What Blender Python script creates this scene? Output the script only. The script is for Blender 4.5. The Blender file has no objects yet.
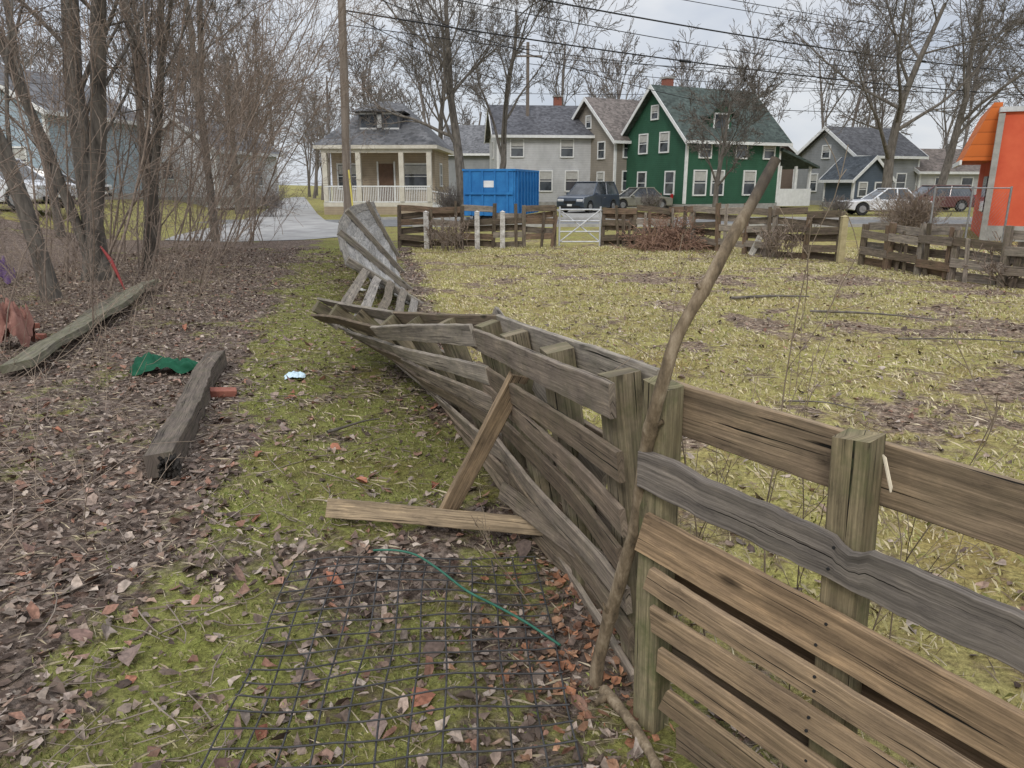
import bpy, math, random, numpy as np
from mathutils import Vector, Matrix
rng=np.random.default_rng(11); random.seed(11)
sc=bpy.context.scene
COL=sc.collection
R=math.radians

# ------------------------------------------------------------------ noise / terrain
def _h(i,j,s): 
    v=np.sin(i*127.1+j*311.7+s*74.7)*43758.5453
    return v-np.floor(v)
def vnoise(x,y,s=0):
    x=np.asarray(x,float);y=np.asarray(y,float)
    xi=np.floor(x);yi=np.floor(y);xf=x-xi;yf=y-yi
    xf=xf*xf*(3-2*xf);yf=yf*yf*(3-2*yf)
    a=_h(xi,yi,s);b=_h(xi+1,yi,s);c=_h(xi,yi+1,s);d=_h(xi+1,yi+1,s)
    return (a*(1-xf)+b*xf)*(1-yf)+(c*(1-xf)+d*xf)*yf
def fbm(x,y,s=0,o=4):
    t=0;a=.5;n=0
    for k in range(o):
        t=t+a*vnoise(x*2**k+k*17.3,y*2**k-k*9.1,s+k);n+=a;a*=.55
    return t/n
def sst(x): 
    x=np.clip(x,0,1); return x*x*(3-2*x)
def hgt(x,y):
    x=np.asarray(x,float);y=np.asarray(y,float)
    near=sst((25-y)/4)
    z=(fbm(x*.8,y*.8,3,3)-.5)*.07*near+(fbm(x*4,y*4,5,2)-.5)*.03*near*sst((16-y)/6)
    edge=-12-.273*(np.maximum(y,27)-27)
    z=z+.85*sst((edge-x)/5)*sst((y-10)/12)
    z=z+.05*np.exp(-((x-.33)/.16)**2-((y-2.35)/.45)**2)*(.6+.8*vnoise(x*12,y*12,2))
    return z
def H(x,y): return float(hgt(x,y))
FY=[-5,.6,1.38,2.1,3.7,5.2,7,10.6,20,24];FX=[4,1.6,1.0,.45,.12,-.3,-.9,-1.4,-3,-3.4]
def fenceX(y): return np.interp(y,FY,FX)
def pathL(y): return np.interp(y,[0,1.8,2.4,3.7,5.6,10.9,19.5,26],[-1.2,-1.35,-1.5,-1.5,-2.15,-3.6,-5.4,-6.5])
def pathR(y): return np.interp(y,[0,1.8,2.4,3.7,5.6,8,12,22],[-.9,-.92,-.95,-.75,-.8,-1.3,-1.9,-3.5])
def grassy(x,y):
    x=np.asarray(x,float);y=np.asarray(y,float)
    n=fbm(x*1.7,y*1.7,21,4)-.5
    w=np.interp(y,[0,6,20],[.4,.5,.9])
    inside=sst((x-pathL(y))/w+.5)*sst((pathR(y)-x)/w+.5)
    fx=fenceX(y)
    between=sst((x-pathR(y))/.25+.5)*sst((fx-x)/.2+.5)
    yard=sst((x-fx-.25)/.4+.5)
    nearf=sst((3.8-y)/1.0)
    g=.06+(.58-.18*nearf)*inside+(.30-.12*nearf)*between+.56*yard
    g=g+.25*sst((2.9-y)/.8)*sst((x+2.2)/.8)*(1-yard)*(1-inside)
    g=g-.35*np.exp(-((x-.3)/.25)**2-((y-2.3)/.6)**2)*(1-yard)
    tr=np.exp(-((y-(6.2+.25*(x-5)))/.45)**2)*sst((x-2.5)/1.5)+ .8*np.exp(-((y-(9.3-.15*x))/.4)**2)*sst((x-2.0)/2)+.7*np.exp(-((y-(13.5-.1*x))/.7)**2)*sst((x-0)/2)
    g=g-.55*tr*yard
    g=np.where(y>23,.74,g)
    g=g+n*(1.45+.2*yard)
    return np.clip(g,0,1)

# ------------------------------------------------------------------ mesh helpers
def np_mesh(name,verts,faces,mats,cols=None,uvs=None,smooth=False,parent=None):
    verts=np.asarray(verts,np.float32);faces=np.asarray(faces,np.int32)
    me=bpy.data.meshes.new(name);k=faces.shape[1];F=len(faces)
    me.vertices.add(len(verts));me.vertices.foreach_set('co',verts.ravel())
    me.loops.add(F*k);me.loops.foreach_set('vertex_index',faces.ravel())
    me.polygons.add(F);me.polygons.foreach_set('loop_start',np.arange(0,F*k,k,dtype=np.int32))
    try: me.polygons.foreach_set('loop_total',np.full(F,k,np.int32))
    except Exception: pass
    me.update(calc_edges=True)
    me.polygons.foreach_set('use_smooth',np.full(F,bool(smooth)))
    if cols is not None:
        a=me.color_attributes.new('Col','FLOAT_COLOR','POINT')
        c=np.asarray(cols,np.float32)
        if c.shape[1]==3: c=np.hstack([c,np.ones((len(c),1),np.float32)])
        a.data.foreach_set('color',c.ravel())
    if uvs is not None:
        u=me.uv_layers.new(name='UVMap');u.data.foreach_set('uv',np.asarray(uvs,np.float32).ravel())
    if not isinstance(mats,(list,tuple)): mats=[mats]
    for m in mats: me.materials.append(m)
    ob=bpy.data.objects.new(name,me);COL.objects.link(ob)
    if parent: ob.parent=parent
    return ob
def add_mesh(name,verts,faces,mat,parent=None,bevel=0,smooth=False):
    me=bpy.data.meshes.new(name);me.from_pydata([tuple(v) for v in verts],[],faces);me.update()
    import bmesh
    bm=bmesh.new();bm.from_mesh(me);bmesh.ops.recalc_face_normals(bm,faces=bm.faces);bm.to_mesh(me);bm.free()
    me.materials.append(mat)
    ob=bpy.data.objects.new(name,me);COL.objects.link(ob)
    if parent: ob.parent=parent
    if bevel:
        b=ob.modifiers.new('b','BEVEL');b.width=bevel;b.segments=2;b.limit_method='ANGLE'
    if smooth:
        for p in me.polygons:p.use_smooth=True
    return ob
def empty(name,loc,rz=0):
    e=bpy.data.objects.new(name,None);COL.objects.link(e);e.location=loc;e.rotation_euler=(0,0,rz);e.empty_display_size=.3;return e
def box(name,parent,c,s,mat,rot=(0,0,0),bevel=0):
    x,y,z=[k/2 for k in s]
    v=[(-x,-y,-z),(x,-y,-z),(x,y,-z),(-x,y,-z),(-x,-y,z),(x,-y,z),(x,y,z),(-x,y,z)]
    f=[(0,3,2,1),(4,5,6,7),(0,1,5,4),(1,2,6,5),(2,3,7,6),(3,0,4,7)]
    o=add_mesh(name,v,f,mat,parent,bevel);o.location=c;o.rotation_euler=rot;return o
def extrude(name,parent,pts,axis,a0,a1,mat,bevel=0):
    n=len(pts)
    if axis=='x': v=[(a0,p,q) for p,q in pts]+[(a1,p,q) for p,q in pts]
    elif axis=='y': v=[(p,a0,q) for p,q in pts]+[(p,a1,q) for p,q in pts]
    else: v=[(p,q,a0) for p,q in pts]+[(p,q,a1) for p,q in pts]
    f=[tuple(range(n)),tuple(range(2*n-1,n-1,-1))]+[(i,(i+1)%n,n+(i+1)%n,n+i) for i in range(n)]
    return add_mesh(name,v,f,mat,parent,bevel)
def cyl(name,parent,p0,p1,r0,r1,mat,n=12):
    p0=Vector(p0);p1=Vector(p1);d=(p1-p0).normalized();u=d.orthogonal().normalized();w=d.cross(u)
    v=[];
    for p,r in((p0,r0),(p1,r1)):
        for i in range(n):
            a=2*math.pi*i/n;v.append(p+(u*math.cos(a)+w*math.sin(a))*r)
    f=[tuple(range(n)),tuple(range(2*n-1,n-1,-1))]+[(i,(i+1)%n,n+(i+1)%n,n+i) for i in range(n)]
    return add_mesh(name,v,f,mat,parent)

# ------------------------------------------------------------------ materials
def nm(name,rough=.9,spec=.3):
    m=bpy.data.materials.new(name);m.use_nodes=True;nt=m.node_tree;b=nt.nodes['Principled BSDF']
    b.inputs['Roughness'].default_value=rough;b.inputs['Specular IOR Level'].default_value=spec
    return m,nt,b
def ramp(nt,fac,stops):
    r=nt.nodes.new('ShaderNodeValToRGB');e=r.color_ramp.elements
    while len(e)<len(stops): e.new(.5)
    for k,(p,c) in zip(e,stops):
        k.position=p;k.color=(c[0],c[1],c[2],1) if hasattr(c,'__len__') else (c,c,c,1)
    nt.links.new(fac,r.inputs[0]);return r.outputs[0]
def coord(nt,kind='Object',scale=(1,1,1),rot=(0,0,0)):
    t=nt.nodes.new('ShaderNodeTexCoord');m=nt.nodes.new('ShaderNodeMapping');m.inputs['Scale'].default_value=scale;m.inputs['Rotation'].default_value=rot
    nt.links.new(t.outputs[kind],m.inputs[0]);return m.outputs[0]
def noise(nt,vec,scale,detail=3,rough=.6,dist=0):
    n=nt.nodes.new('ShaderNodeTexNoise');n.inputs['Scale'].default_value=scale;n.inputs['Detail'].default_value=detail
    n.inputs['Roughness'].default_value=rough;n.inputs['Distortion'].default_value=dist;nt.links.new(vec,n.inputs['Vector']);return n.outputs['Fac']
def mixc(nt,f,a,b,bt='MIX'):
    m=nt.nodes.new('ShaderNodeMix');m.data_type='RGBA';m.blend_type=bt
    for s,i in((f,0),(a,6),(b,7)):
        if isinstance(s,(int,float)): m.inputs[i].default_value=s
        elif isinstance(s,tuple): m.inputs[i].default_value=(*s[:3],1)
        else: nt.links.new(s,m.inputs[i])
    return m.outputs[2]
def math_(nt,op,a,b=None,clamp=False):
    m=nt.nodes.new('ShaderNodeMath');m.operation=op;m.use_clamp=clamp
    for s,i in((a,0),(b,1)):
        if s is None: continue
        if isinstance(s,(int,float)): m.inputs[i].default_value=s
        else: nt.links.new(s,m.inputs[i])
    return m.outputs[0]
def bump(nt,b,hh,strength=.5,dist=.01):
    n=nt.nodes.new('ShaderNodeBump');n.inputs['Strength'].default_value=strength;n.inputs['Distance'].default_value=dist
    nt.links.new(hh,n.inputs['Height']);nt.links.new(n.outputs[0],b.inputs['Normal'])
def noisy(name,c1,c2,scale=5,rough=.85,bs=.3,bd=.01,stretch=(1,1,1),kind='Object',metal=0,spec=.3):
    m,nt,b=nm(name,rough,spec);v=coord(nt,kind,stretch)
    f=noise(nt,v,scale,4,.65)
    nt.links.new(ramp(nt,f,[(.3,c1),(.7,c2)]),b.inputs['Base Color']);b.inputs['Metallic'].default_value=metal
    if bs>=.3: bump(nt,b,noise(nt,v,scale*5,2),bs,bd)
    return m
def siding(name,c,pitch=.13,dirt=.25):
    m,nt,b=nm(name,.7);t=nt.nodes.new('ShaderNodeTexCoord');s=nt.nodes.new('ShaderNodeSeparateXYZ');nt.links.new(t.outputs['Object'],s.inputs[0])
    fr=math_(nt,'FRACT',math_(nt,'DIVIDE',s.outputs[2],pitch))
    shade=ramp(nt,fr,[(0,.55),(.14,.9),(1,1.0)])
    n=noise(nt,coord(nt,'Object',(1,1,.6)),1.3,4)
    d=ramp(nt,n,[(.3,1-dirt),(.7,1)])
    nt.links.new(mixc(nt,1.0,mixc(nt,1.0,c,shade,'MULTIPLY'),d,'MULTIPLY'),b.inputs['Base Color'])
    bump(nt,b,fr,.6,.02);return m
def shingle(name,c):
    m,nt,b=nm(name,.9);v=coord(nt,'Object',(4,4,7))
    vo=nt.nodes.new('ShaderNodeTexVoronoi');vo.inputs['Scale'].default_value=1.2;nt.links.new(v,vo.inputs['Vector'])
    bw=nt.nodes.new('ShaderNodeRGBToBW');nt.links.new(vo.outputs['Color'],bw.inputs[0])
    f=ramp(nt,bw.outputs[0],[(.2,tuple(k*.65 for k in c)),(.8,tuple(k*1.25 for k in c))])
    n=noise(nt,coord(nt),.6,3)
    nt.links.new(mixc(nt,1.0,f,ramp(nt,n,[(.3,.75),(.7,1.1)]),'MULTIPLY'),b.inputs['Base Color'])
    return m
def attr_mat(name,rough=.9,var=.3,vs=60,spec=.2):
    m,nt,b=nm(name,rough,spec);a=nt.nodes.new('ShaderNodeAttribute');a.attribute_name='Col'
    if var:
        n=noise(nt,coord(nt),vs,2)
        nt.links.new(mixc(nt,1.0,a.outputs['Color'],ramp(nt,n,[(.3,1-var),(.7,1+var)]),'MULTIPLY'),b.inputs['Base Color'])
    else: nt.links.new(a.outputs['Color'],b.inputs['Base Color'])
    return m
def wood_mat(name='weathered_wood'):
    m,nt,b=nm(name,.9,.2)
    a=nt.nodes.new('ShaderNodeAttribute');a.attribute_name='Col'
    g=noise(nt,coord(nt,'UV',(3.5,170,1)),1,4,.72,.3)
    g0=noise(nt,coord(nt,'UV',(1.2,34,1)),1,3,.6,1.2)
    bl=noise(nt,coord(nt,'UV',(4,12,1)),1.3,5,.75)
    cr=noise(nt,coord(nt,'UV',(1.6,110,1)),1,2,.5,.2)
    vo=nt.nodes.new('ShaderNodeTexVoronoi');vo.inputs['Scale'].default_value=1;nt.links.new(coord(nt,'UV',(2.6,9,1)),vo.inputs['Vector'])
    knot=ramp(nt,vo.outputs['Distance'],[(.04,.18),(.09,.55),(.13,1.0)])
    c=mixc(nt,1.0,a.outputs['Color'],ramp(nt,g,[(.25,.42),(.45,.85),(.6,1.12),(.78,1.65)]),'MULTIPLY')
    c=mixc(nt,1.0,c,ramp(nt,g0,[(.3,.6),(.5,1.0),(.7,1.25)]),'MULTIPLY')
    c=mixc(nt,1.0,c,ramp(nt,bl,[(.28,(.34,.34,.36)),(.42,(.82,.82,.84)),(.55,(1.0,1.0,1.0)),(.75,(1.6,1.55,1.48))]),'MULTIPLY')
    c=mixc(nt,.9,c,knot,'MULTIPLY')
    crk=ramp(nt,cr,[(.31,1.0),(.355,0.0)])
    c=mixc(nt,crk,c,(.010,.008,.006))
    mf=math_(nt,'MULTIPLY',ramp(nt,noise(nt,coord(nt,'Object',(1,1,1)),8,4,.75),[(.45,0.0),(.7,.8)]),a.outputs['Alpha'])
    c=mixc(nt,mf,c,(.10,.115,.045))
    nt.links.new(c,b.inputs['Base Color'])
    hh=math_(nt,'SUBTRACT',math_(nt,'MULTIPLY',g,.6),crk)
    bump(nt,b,hh,.7,.003);return m
WOOD=wood_mat()
white=noisy('white_paint',(.62,.62,.6),(.78,.78,.76),3,.6,.1)
offw=noisy('cream_trim',(.50,.46,.38),(.66,.62,.53),3,.6,.1)
def glass_mat():
    m,nt,b=nm('window_glass',.08,.8);n=noise(nt,coord(nt,'Object',(1,1,1)),1.1,2)
    nt.links.new(ramp(nt,n,[(.4,(.015,.018,.022)),(.6,(.07,.08,.09))]),b.inputs['Base Color']);return m
glass=glass_mat()
concrete=noisy('concrete',(.25,.24,.22),(.38,.37,.34),4)
metal=noisy('dull_metal',(.2,.2,.2),(.35,.35,.36),8,.5,.1,metal=.6)
galv=noisy('galvanised_steel',(.4,.41,.42),(.6,.6,.6),8,.5,.1,metal=.2)
blackm=noisy('black_rubber',(.012,.012,.012),(.03,.03,.03),10,.7,.1)
wirem=noisy('weathered_wire',(.025,.024,.025),(.075,.072,.07),20,.6,0)
bark=noisy('bark_grey',(.07,.06,.05),(.21,.185,.155),9,.95,.5,.02,(1,1,.25))
bark2=noisy('bark_brown',(.045,.039,.033),(.20,.175,.145),10,.95,.7,.02,(1,1,.2))
twigm=noisy('twig_bark',(.13,.10,.08),(.32,.25,.195),14,.9,0)
fartw=noisy('far_bark',(.13,.11,.10),(.22,.195,.175),1,.95,0)

# ------------------------------------------------------------------ world & sun
w=bpy.data.worlds.new('World');sc.world=w;w.use_nodes=True;nt=w.node_tree
bg=nt.nodes['Background'];bg.inputs['Strength'].default_value=.1
sky=nt.nodes.new('ShaderNodeTexSky');sky.sky_type='NISHITA';sky.sun_disc=False;sky.sun_elevation=R(38);sky.sun_rotation=R(150)
tc=nt.nodes.new('ShaderNodeTexCoord')
mp=nt.nodes.new('ShaderNodeMapping');mp.inputs['Scale'].default_value=(1,1,3.2);nt.links.new(tc.outputs['Generated'],mp.inputs[0])
cn=noise(nt,mp.outputs[0],2.4,5,.55,.4)
cl=ramp(nt,cn,[(.32,(5.6,6.1,7.1)),(.5,(7.1,7.45,8.1)),(.66,(9.0,9.05,9.2))])
sp=nt.nodes.new('ShaderNodeSeparateXYZ');nt.links.new(tc.outputs['Generated'],sp.inputs[0])
zb=ramp(nt,sp.outputs[2],[(0,.98),(.3,1.0),(.55,1.7),(1,2.3)])
cl=mixc(nt,1.0,cl,zb,'MULTIPLY')
nt.links.new(mixc(nt,.88,sky.outputs[0],cl),bg.inputs['Color'])
sl=bpy.data.lights.new('sun','SUN');sl.energy=1.4;sl.angle=R(14);sl.color=(1,.96,.9)
so=bpy.data.objects.new('sun',sl);COL.objects.link(so);so.rotation_euler=(R(50),R(8),R(150-180+8))
sc.view_settings.view_transform='Standard';sc.view_settings.look='None';sc.view_settings.exposure=0

# ------------------------------------------------------------------ camera
cam=bpy.data.cameras.new('camera');co=bpy.data.objects.new('camera',cam);COL.objects.link(co);sc.camera=co
co.location=(0,0,1.65);co.rotation_euler=(R(90-15.1),0,0);cam.lens=26.0;cam.sensor_width=36;cam.clip_end=1500;cam.clip_start=.05

# ------------------------------------------------------------------ ground
xs=np.concatenate([-np.geomspace(600,10.6,30),np.arange(-10.4,14,.1),np.geomspace(14.2,600,32)])
ys=np.concatenate([-np.geomspace(60,1.2,10),np.arange(0,24,.1),np.geomspace(24.3,900,45)])
X,Y=np.meshgrid(xs,ys);Z=hgt(X,Y)
V=np.stack([X,Y,Z],-1).reshape(-1,3)
nx,ny=len(xs),len(ys);ii=np.arange(nx*ny).reshape(ny,nx)
Fq=np.stack([ii[:-1,:-1],ii[:-1,1:],ii[1:,1:],ii[1:,:-1]],-1).reshape(-1,4)
g=grassy(X,Y).ravel()
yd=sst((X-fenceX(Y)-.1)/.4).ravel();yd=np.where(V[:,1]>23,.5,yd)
cols=np.stack([g,yd,np.zeros_like(g),np.ones_like(g)],-1)
m,nt,b=nm('ground_soil_grass',.95,.15)
a=nt.nodes.new('ShaderNodeAttribute');a.attribute_name='Col';sx=nt.nodes.new('ShaderNodeSeparateColor');nt.links.new(a.outputs['Color'],sx.inputs[0])
v=coord(nt)
nn=nt.nodes.new('ShaderNodeTexNoise');nn.inputs['Scale'].default_value=42;nn.inputs['Detail'].default_value=4;nn.inputs['Roughness'].default_value=.75
nt.links.new(v,nn.inputs['Vector'])
fineN=nn.outputs['Fac']
vo=nt.nodes.new('ShaderNodeTexVoronoi');vo.inputs['Scale'].default_value=34
vd=nt.nodes.new('ShaderNodeVectorMath');vd.operation='ADD'
sc_=nt.nodes.new('ShaderNodeVectorMath');sc_.operation='SCALE';sc_.inputs['Scale'].default_value=.06
nt.links.new(nn.outputs['Color'],sc_.inputs[0]);nt.links.new(v,vd.inputs[0]);nt.links.new(sc_.outputs[0],vd.inputs[1]);nt.links.new(vd.outputs[0],vo.inputs['Vector'])
bw=nt.nodes.new('ShaderNodeSeparateColor');nt.links.new(vo.outputs['Color'],bw.inputs[0])
mid=noise(nt,v,6,5,.7);big=noise(nt,v,1.1,4,.6)
lit=ramp(nt,bw.outputs[0],[(0,(.075,.052,.040)),(.35,(.145,.108,.085)),(.6,(.215,.165,.133)),(.85,(.30,.235,.19)),(1,(.18,.11,.08))])
lit=mixc(nt,1.0,lit,ramp(nt,fineN,[(.3,.35),(.7,1.5)]),'MULTIPLY')
lit=mixc(nt,1.0,lit,ramp(nt,mid,[(.3,.6),(.65,1.15)]),'MULTIPLY')
gr=ramp(nt,mid,[(.25,(.13,.105,.065)),(.42,(.175,.165,.055)),(.6,(.235,.235,.075)),(.8,(.33,.30,.145))])
gr=mixc(nt,1.0,gr,ramp(nt,big,[(.3,(.9,.8,.72)),(.5,(1,1,.97)),(.7,(1.05,1.12,.85))]),'MULTIPLY')
gr=mixc(nt,1.0,gr,ramp(nt,fineN,[(.3,.45),(.7,1.5)]),'MULTIPLY')
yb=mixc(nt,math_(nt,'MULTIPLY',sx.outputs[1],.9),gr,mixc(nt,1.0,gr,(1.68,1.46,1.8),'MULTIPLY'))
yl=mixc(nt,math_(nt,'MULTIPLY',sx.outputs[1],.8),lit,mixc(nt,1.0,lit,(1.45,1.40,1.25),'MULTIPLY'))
gm=math_(nt,'ADD',sx.outputs[0],math_(nt,'MULTIPLY',math_(nt,'SUBTRACT',mid,.5),1.2))
nt.links.new(mixc(nt,ramp(nt,gm,[(.3,0.0),(.55,1.0)]),yl,yb),b.inputs['Base Color'])
bump(nt,b,fineN,.9,.03)
ground=np_mesh('ground',V,Fq,m,cols,smooth=True)

# ------------------------------------------------------------------ roads
asph=noisy('asphalt',(.13,.13,.13),(.21,.208,.202),3,.9,.4,.004)
alleym=noisy('alley_gravel',(.24,.23,.22),(.42,.41,.39),.9,.9,.4,.01)
kerbm=noisy('kerb_concrete',(.3,.29,.27),(.42,.41,.38),5)
def sheet(name,pts,z,mat):
    n=len(pts);return add_mesh(name,[(p[0],p[1],z) for p in pts],[tuple(range(n))],mat)
sheet('street',[(-16,30.5),(140,30.5),(140,36.5),(-16,36.5)],.012,asph)
LE=[(-10.6,22.9),(-11.2,25),(-11.6,28),(-12.4,34),(-14.6,44),(-30.6,103)];RE=[(-28,103),(-11.3,44),(-8.6,35),(-6.0,30),(-5.0,27),(-5.3,24.6),(-6.4,23.0),(-8.3,22.2)]
sheet('alley_road',RE[::-1]+LE[::-1],.018,alleym)
box('kerb',None,(66,36.6,.055),(146,.15,.13),kerbm);box('kerb',None,(69,30.4,.055),(146,.15,.13),kerbm)
sheet('sidewalk',[(-6.5,38.2),(120,38.2),(120,39.5),(-6.5,39.5)],.014,concrete)
sheet('driveway',[(2.6,36.7),(6.6,36.7),(7.4,52),(3.0,52)],.022,concrete)
add_mesh('lane_marking',[(x+dx,33.4+dy,.018) for x in range(-4,120,8) for dx,dy in((0,0),(3,0),(3,.12),(0,.12))],[tuple(range(4*i,4*i+4)) for i in range(16)],noisy('road_paint',(.4,.33,.08),(.55,.45,.12),6))

# ------------------------------------------------------------------ planks
class Planks:
    def __init__(s): s.v=[];s.f=[];s.c=[];s.uv=[];s.n=0
    def add(s,p0,p1,w0,w1,wd,th,tint,moss=0,n=10,warp=.006,edge=.003,taper=1,chew=0):
        p0=np.array(p0,float);p1=np.array(p1,float);w0=np.array(w0,float);w1=np.array(w1,float)
        ax=p1-p0;L=np.linalg.norm(ax);ax/=L
        t=np.linspace(0,1,n);k=rng.random()*100
        rings=[];hw0=wd/2;ht=th/2;c=min(.0025,ht*.3)
        per=np.array([0,wd-2*c,wd-2*c+c,wd-c+th-2*c,wd+th-2*c,2*wd+th-4*c,2*wd+th-3*c,2*wd+2*th-5*c,2*wd+2*th-4*c])
        for i,tt in enumerate(t):
            wv=w0*(1-tt)+w1*tt;wv=wv-ax*np.dot(wv,ax);wv/=np.linalg.norm(wv);nv=np.cross(ax,wv)
            ce=p0+(p1-p0)*tt+nv*(vnoise(tt*L*1.3+k,0.5,1)-.5)*2*warp+wv*(vnoise(tt*L*1.1+k,3.5,2)-.5)*2*warp
            q=tt*L
            ht_=hw0*(1+(taper-1)*tt)+(vnoise(q*7+k,7.5,3)-.5)*1.5*edge+(vnoise(q*31+k,2.5,8)-.5)*1.2*edge; hb_=hw0*(1+(taper-1)*tt)+(vnoise(q*7+k,9.5,4)-.5)*1.5*edge+(vnoise(q*31+k,5.5,9)-.5)*1.2*edge
            if chew: ht_-=chew*max(0,float(vnoise(q*11+k,4.5,5))-.66)*3
            sk=(rng.random(4)-.5)*.02 if i in(0,n-1) else np.zeros(4)
            pr=[(-hb_+c,-ht),(ht_-c,-ht),(ht_,-ht+c),(ht_,ht-c),(ht_-c,ht),(-hb_+c,ht),(-hb_,ht-c),(-hb_,-ht+c)]
            rings.append([ce+wv*a+nv*b_+ax*(sk[0]*(a/hw0)+sk[1]*.3) for a,b_ in pr])
        v=np.array(rings).reshape(-1,3);f=[];uv=[];uo=rng.random()*50;vo_=rng.random()*50
        for i in range(n-1):
            for j in range(8):
                j2=(j+1)%8;f.append((i*8+j,i*8+j2,(i+1)*8+j2,(i+1)*8+j))
                u0=uo+t[i]*L;u1=uo+t[i+1]*L;a=vo_+per[j];b_=vo_+per[j+1]
                uv+=[(u0,a),(u0,b_),(u1,b_),(u1,a)]
        for base in(0,(n-1)*8):
            for q in((0,1,2,7),(7,2,3,6),(6,3,4,5)):
                f.append(tuple(base+x for x in q));uv+=[(uo+.003*x,vo_+.02*x) for x in q]
        s.v.append(v);s.f.append(np.array(f)+s.n);s.n+=len(v);s.uv+=uv
        tn=np.array(tint)*(.88+.24*rng.random());s.c.append(np.tile([*tn,moss],(len(v),1)))
    def make(s,name,mat=None): return np_mesh(name,np.vstack(s.v),np.vstack(s.f),mat or WOOD,np.vstack(s.c),s.uv)
UP=np.array([0,0,1.])
TAN=(.29,.205,.125);GREYB=(.235,.205,.17);DARK=(.17,.13,.095);PB=(.25,.185,.12)
def lerp(a,b,t): return a*(1-t)+b*t

# near upright fence: spaced rails, posts showing between them
P=Planks()
A=np.array([.43,2.055,0]);d=np.array([.657,-.754,0]);n_=np.array([-.754,-.657,0])
def np_(s,off,z): q=A+d*s+n_*off;return np.array([q[0],q[1],z])
P.add(np_(-.02,0,1.045),np_(2.3,0,.93),UP,UP,.148,.022,PB,.1,60,.006)
P.add(np_(-.02,0,.50),np_(2.3,0,.40),UP,UP,.12,.022,(.20,.145,.10),.1,22,.008)
P.add(np_(-.02,0,.26),np_(2.3,0,.19),UP,UP,.11,.022,DARK,.2,22,.008)
nl=[(.03,.880,.69,.112,.028,(.215,.185,.155),.05,110,.010,.009,.05),
 (.05,.688,.47,.128,.022,(.34,.235,.14),.03,60,.006,.003,0),
 (.08,.556,.315,.076,.022,(.35,.25,.155),.03,60,.010,.003,0),
 (.11,.440,.185,.078,.022,(.31,.22,.135),.05,60,.010,.003,0),
 (.14,.320,.055,.076,.022,TAN,.08,40,.010,.003,0),
 (.17,.200,-.03,.076,.022,(.25,.18,.11),.12,40,.009,.003,0),
 (.22,.09,-.10,.07,.022,(.21,.155,.10),.15,30,.008,.003,0)]
for s0,za,zb_,wd,th,tn,ms,nn_,wp_,eg,ch in nl:
    P.add(np_(s0,.122,za),np_(2.3,.124,zb_),UP,UP,wd,th,tn,ms,nn_,wp_,eg,1,ch)
def post(P,x,y,top,lean=(0,0),sz=.09,tint=(.2,.165,.10),moss=.8,th=None):
    b=np.array([x-lean[0],y-lean[1],-.15]);t=np.array([x,y,top])
    P.add(b,t,d,d,sz,th or sz,tint,moss,24,.003,.0015)
q=np_(.60,.066,0);post(P,q[0],q[1],1.112,(-.05,0),.084,tint=(.26,.21,.125),moss=.7)
q=np_(.055,.062,0);post(P,q[0],q[1],1.12,(-.02,0),.082,tint=(.22,.185,.11),moss=.9)
q=np_(1.25,.062,0);post(P,q[0],q[1],1.0,(0,0))
q=np_(1.02,-.075,0);post(P,q[0],q[1],.86,(0,0),.07,DARK,.2)
P.add(np_(.67,.10,1.09),np_(.70,.12,1.03),n_,n_,.010,.004,(.6,.52,.38),0,3,0,0)
nf=P.make('wooden_fence')
for s0,za,zb_,wd,*_r in nl:
    for sp_ in(.60,1.25):
        z=za+(zb_-za)*(sp_-s0)/(2.3-s0)
        for dz in(-.25,.25):
            c0=np_(sp_+rng.normal(0,.008),.132,z+dz*wd);cyl('nail',nf,c0,c0+n_*.0045,.0042,.0038,blackm,8)

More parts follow.
